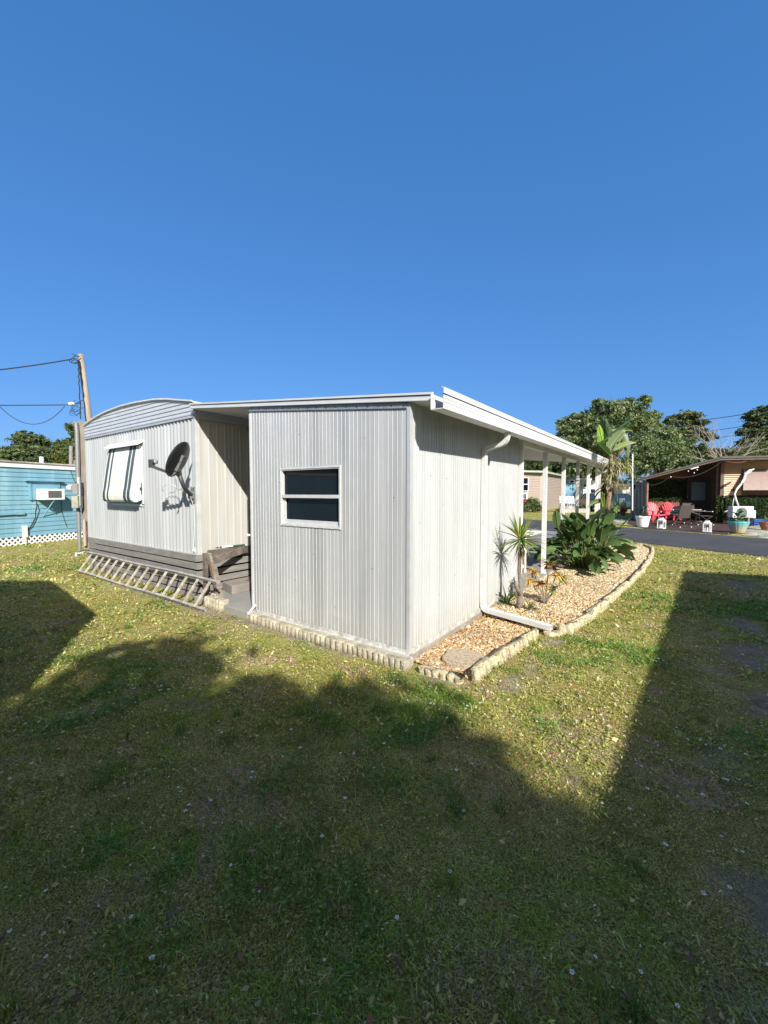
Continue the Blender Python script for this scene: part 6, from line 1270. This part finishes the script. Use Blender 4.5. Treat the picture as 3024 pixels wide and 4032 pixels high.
for i in range(3): a = i*2.1; k = MB(); k.tube([(.15*math.cos(a),.15*math.sin(a),.45),(.18*math.cos(a),.18*math.sin(a),0)], .02, 6); k.build('leg', LBF, st_)
def car(loc, rz, paint, label, pickup=False):
    t = empty('parked_car', loc, rz, label, 'car', 'vehicles parked beyond the lane'); L2 = 2.2; k = MB()
    prof = [(-L2,.35),(-L2,.80),(-L2+.1,.92),(-1.35,.98),(-.75,1.05),(-.2,1.50),(.2,1.56),(1.1,1.54),(1.75,1.1),(L2-.05,1.02),(L2,.8),(L2,.35)]
    k.extrude(prof[:5]+[(1.75,1.04)]+prof[9:], lambda x,z: V(x,-.88,z), lambda x,z: V(x,.88,z)); b_ = k.build('body', paint, t, bevel=.06)
    k = MB(); cab = [(-.80,1.04),(-.2,1.50),(.2,1.55),(1.1,1.53),(1.75,1.04)]; n_ = len(cab); k.add([V(x,-.80 if z < 1.2 else -.66,z) for x,z in cab]+[V(x,.80 if z < 1.2 else .66,z) for x,z in cab], [tuple(range(n_)), tuple(range(n_,2*n_))[::-1]]+[(i,(i+1)%n_,n_+(i+1)%n_,n_+i) for i in range(n_)]); k.build('window', mat('car glass', (.02,.035,.045), .08), t, bevel=.03)
    k = MB(); k.box((-.15,-.66,1.54),(1.1,.66,1.58))
    for s in (-1,1): k.bar((-.8,s*.80,1.04),(-.2,s*.67,1.52),.05,.05); k.bar((.45,s*.80,1.04),(.45,s*.67,1.55),.07,.04); k.bar((1.75,s*.8,1.04),(1.1,s*.67,1.54),.06,.05)
    k.build('roof', paint, t, bevel=.02)
    for x in (-1.35,1.35):
        for s in (-1,1):
            k = MB(); k.tube([(x,s*.72,.33),(x,s*.9,.33)], .33, 20); w = k.build('wheel', mat('tyre', (.02,.02,.02), .8), t); k = MB(); k.tube([(x,s*.9,.33),(x,s*.91,.33)], .19, 14); k.build('rim', mat('rim', (.5,.5,.5), .3, .8), w)
    for s in (-1,1): k = MB(); k.box((L2-.02,s*.6-.15,.72),(L2+.02,s*.6+.15,.88)); k.build('tail_light', mat('tail red', (.5,.02,.02), .3), t); k = MB(); k.box((-L2-.02,s*.6-.15,.66),(-L2+.03,s*.6+.15,.8)); k.build('headlight', mat('lamp', (.7,.7,.7), .2), t)
    return t
car(ground_at(2438,33), fz+rad(72), mat('slate blue paint', (.06,.12,.16), .25, .3, .03, 2, coat=.5), 'slate blue car parked behind the banana plant trunk')
car(ground_at(2345,38), fz+rad(80), mat('black paint', (.012,.012,.014), .2, .2, .03, 2, coat=.5), 'black car with red tail lamps behind the last carport posts')
# shed with corrugated side by the brown house, and a red cargo stack on a hand truck
gs = empty('grey_garden_shed', ground_at(2470,40), 0, 'pale grey corrugated garden shed left of the brown house', 'shed'); k = MB()
for i in range(24): u0 = 2452+i*1.4; p0 = gd(u0,2000,40); k.hexa([p0+V(0,0,-.2),p0+RT*.02+V(0,0,-.2),p0+RT*.02+FH*.05+V(0,0,-.2),p0+FH*.05+V(0,0,-.2),gd(u0,1912,40),gd(u0,1912,40)+RT*.02,gd(u0,1912,40)+RT*.02+FH*.05,gd(u0,1912,40)+FH*.05])
k.build('wall_rib', WHITE, gs); board(2452,2486,1910,2008,40.06,3,'wall',mat('shed grey', (.42,.46,.48), .6, 0, .08, 4),gs); board(2420,2488,1905,1912,39.8,3.4,'roof',WHITE,gs); rehome(gs)
mc = empty('motor_scooter', V(*gd(2452,1995,29)[:2],G), fz+rad(65), 'dark red scooter parked in shade between the slate blue car and brown house', 'scooter'); REDK = mat('dark red plastic', (.16,.02,.03), .35)
for x in (-.6,.6): 
    k = MB(); k.tube([(x,-.05,.25),(x,.05,.25)], .25, 18); k.build('wheel', BLACK, mc)
k = MB(); k.hexa([(-.15,-.14,.30),(.75,-.16,.35),(.75,.16,.35),(-.15,.14,.30),(.05,-.13,.72),(.85,-.12,.72),(.85,.12,.72),(.05,.13,.72)]); k.hexa([(-.62,-.2,.35),(-.40,-.22,.25),(-.40,.22,.25),(-.62,.2,.35),(-.50,-.16,.95),(-.38,-.16,.95),(-.38,.16,.95),(-.50,.16,.95)]); k.box((-.45,-.14,.22),(.1,.14,.28)); k.build('body', REDK, mc, bevel=.04)
k = MB(); k.box((.05,-.14,.72),(.80,.14,.82)); k.build('seat', BLACK, mc, bevel=.03); k = MB(); k.tube([(-.45,0,.9),(-.40,0,1.1)], .03, 6); k.tube([(-.38,-.32,1.12),(-.40,0,1.1),(-.38,.32,1.12)], .02, 6); k.build('handlebar', DGREY, mc); k = MB(); k.box((.75,-.18,.85),(1.1,.18,1.2)); k.build('top_box', mat('blue grey box', (.18,.28,.40), .3), mc, bevel=.04)

# ================================================================== NEIGHBOUR HOMES BEHIND THE VIEWER (they and their tree throw the shade)
def back(pt, h):                                          # where on a caster of height h the sun comes through to this ground point
    t = (h-G)/SUN.z; return V(pt[0]+SUN.x*t, pt[1]+SUN.y*t, h)
def house(name, label, foot, h, paint, inset=.25):
    """flat roofed home from its roof outline"""
    c = sum((V(*p,0) for p in foot), V(0,0,0))/len(foot); r = empty(name, (c.x,c.y,G), 0, label, 'house')
    k = MB(); k.extrude(foot, lambda x,y: V(x,y,h-.12), lambda x,y: V(x,y,h)); k.build('roof', mat('neighbour roof', (.45,.45,.43), .7), r)
    ins = [((p[0]-c.x)*(1-inset/max(.5,abs(p[0]-c.x)))+c.x, (p[1]-c.y)*(1-inset/max(.5,abs(p[1]-c.y)))+c.y) for p in foot]
    k = MB(); k.extrude(ins, lambda x,y: V(x,y,G), lambda x,y: V(x,y,h-.12)); w = k.build('wall', paint, r)
    return r, ins
PNB = mat('neighbour siding', (.42,.41,.37), .7, 0, .05, 3)
hR = 2.75
e1 = back((.215,10.42),hR); e2 = back((-.259,2.515),hR); 
r, ins = house('neighbour_home', 'beige flat roofed home to the right of the lawn', [(e1.x,e1.y),(e1.x+4.2,e1.y+1.0),(e2.x+4.2,e2.y-2.5),(e2.x-.14,e2.y-2.2)], hR, PNB)
k = MB(); k.box((e1.x+.2,3.2,1.0),(e1.x+.24,4.2,1.9)); w = k.build('window', WHITE, r); rehome(r)
L1 = back((-9.30,2.40),hR); L2_ = back((-6.214,2.082),hR); L3 = back((-4.40,1.0),hR); L0 = back((-10.6,1.45),hR)
r, ins = house('neighbour_home', 'pale home behind the viewer on the left', [(L0.x-1.6,L0.y-1.4),(L1.x,L1.y),(L2_.x,L2_.y),(L3.x-.0,L3.y-.0),(L3.x-.2,L3.y-2.2),(L3.x-.5,-7.5),(L0.x-1.6,-7.5)], hR, mat('pale home siding', (.45,.44,.40), .7)); rehome(r)
M1 = back((-4.3,.75),hR); M2 = back((-.20,1.6),hR)  # roof corners of an unseen home added to fill the solid shade nearby
r, ins = house('neighbour_home', 'unseen grey home added directly behind the viewer to fill the shade', [(M1.x,M1.y-.35),(M2.x,M2.y),(M2.x+.6,M2.y-6),(M1.x,M1.y-6)], hR, mat('grey home siding', (.26,.25,.24), .7), .5); rehome(r)
# tree behind them: its crown edge is the ragged shade line across the lawn
hb = 6.0; bl = []
for (x,y,r_) in ((-3.66,1.40,.60),(-3.0,1.20,.74),(-2.45,1.46,.70),(-1.75,1.60,.70),(-1.05,1.42,.72),(-.35,1.42,.78),(-2.9,.7,.9),(-1.5,.8,.9),(-.2,.7,.9),(-2.2,-.3,1.1),(-.8,-.3,1.1)):
    q = back((x,y),hb); bl.append((q.x,q.y,q.z+random.uniform(-.4,.4),r_*1.05,r_,r_*.8))
tree('shade_tree', 'leafy tree behind the viewer whose crown shades the lawn', (5.0,-3.6,G), bl, 25000, .075, OAK, tr=.2, clump=.42, shell=.4, kids=1)

# ================================================================== LIGHT, SKY, CAMERA
sun = bpy.data.lights.new('sun', 'SUN'); sun.energy = 5.0; sun.angle = rad(.53); sun.color = (1,.965,.905); so = bpy.data.objects.new('sun', sun); COL.objects.link(so)
so.rotation_euler = SUN.to_track_quat('Z','Y').to_euler(); so.location = (0,0,30)
w = bpy.data.worlds.new('World'); S.world = w; w.use_nodes = True; n, l = w.node_tree.nodes, w.node_tree.links; bg = n['Background']
sky = n.new('ShaderNodeTexSky'); sky.sky_type = 'NISHITA'; sky.sun_disc = False; sky.sun_elevation = math.asin(SUN.z); sky.sun_rotation = math.atan2(SUN.x, SUN.y)
sky.altitude = 0; sky.air_density = 1.0; sky.dust_density = .3; sky.ozone_density = 3.0
# colour response of the deep blue sky away from the sun, warm-tinted glow round the sun behind the viewer added as fill for the shade
def mth(op, x, y):
    q = n.new('ShaderNodeMath'); q.operation = op; l.new(x, q.inputs[0]); q.inputs[1].default_value = y; return q.outputs[0]
sc = n.new('ShaderNodeSeparateColor'); l.new(sky.outputs[0], sc.inputs[0]); cc_ = n.new('ShaderNodeCombineColor')
for i, (g_, k_) in enumerate(((.70,.355),(.51,.875),(.46,1.72))): l.new(mth('MULTIPLY', mth('POWER', sc.outputs[i], g_), k_), cc_.inputs[i])
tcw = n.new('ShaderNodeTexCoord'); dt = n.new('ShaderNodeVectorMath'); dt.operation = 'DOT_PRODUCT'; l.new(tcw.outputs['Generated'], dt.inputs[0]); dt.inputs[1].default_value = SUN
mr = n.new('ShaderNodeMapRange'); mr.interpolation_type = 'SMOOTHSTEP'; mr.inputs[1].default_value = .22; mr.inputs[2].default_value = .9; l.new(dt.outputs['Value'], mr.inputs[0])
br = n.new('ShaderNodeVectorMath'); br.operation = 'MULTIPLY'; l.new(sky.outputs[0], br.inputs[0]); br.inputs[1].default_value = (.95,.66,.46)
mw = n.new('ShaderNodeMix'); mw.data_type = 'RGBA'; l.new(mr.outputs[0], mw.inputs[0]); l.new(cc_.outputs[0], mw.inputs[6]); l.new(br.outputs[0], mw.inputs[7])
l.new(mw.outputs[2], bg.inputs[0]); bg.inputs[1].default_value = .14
cam = bpy.data.cameras.new('camera'); co = bpy.data.objects.new('camera', cam); COL.objects.link(co); S.camera = co
cam.sensor_fit = 'VERTICAL'; cam.sensor_height = 36; cam.lens = 36*F/4032; cam.clip_start = .05; cam.clip_end = 2000
co.location = CAM; co.rotation_euler = Matrix((RT, UP, -FW)).transposed().to_euler()
S.view_settings.view_transform = 'Standard'; S.view_settings.look = 'None'; S.view_settings.exposure = .62; S.view_settings.gamma = 1
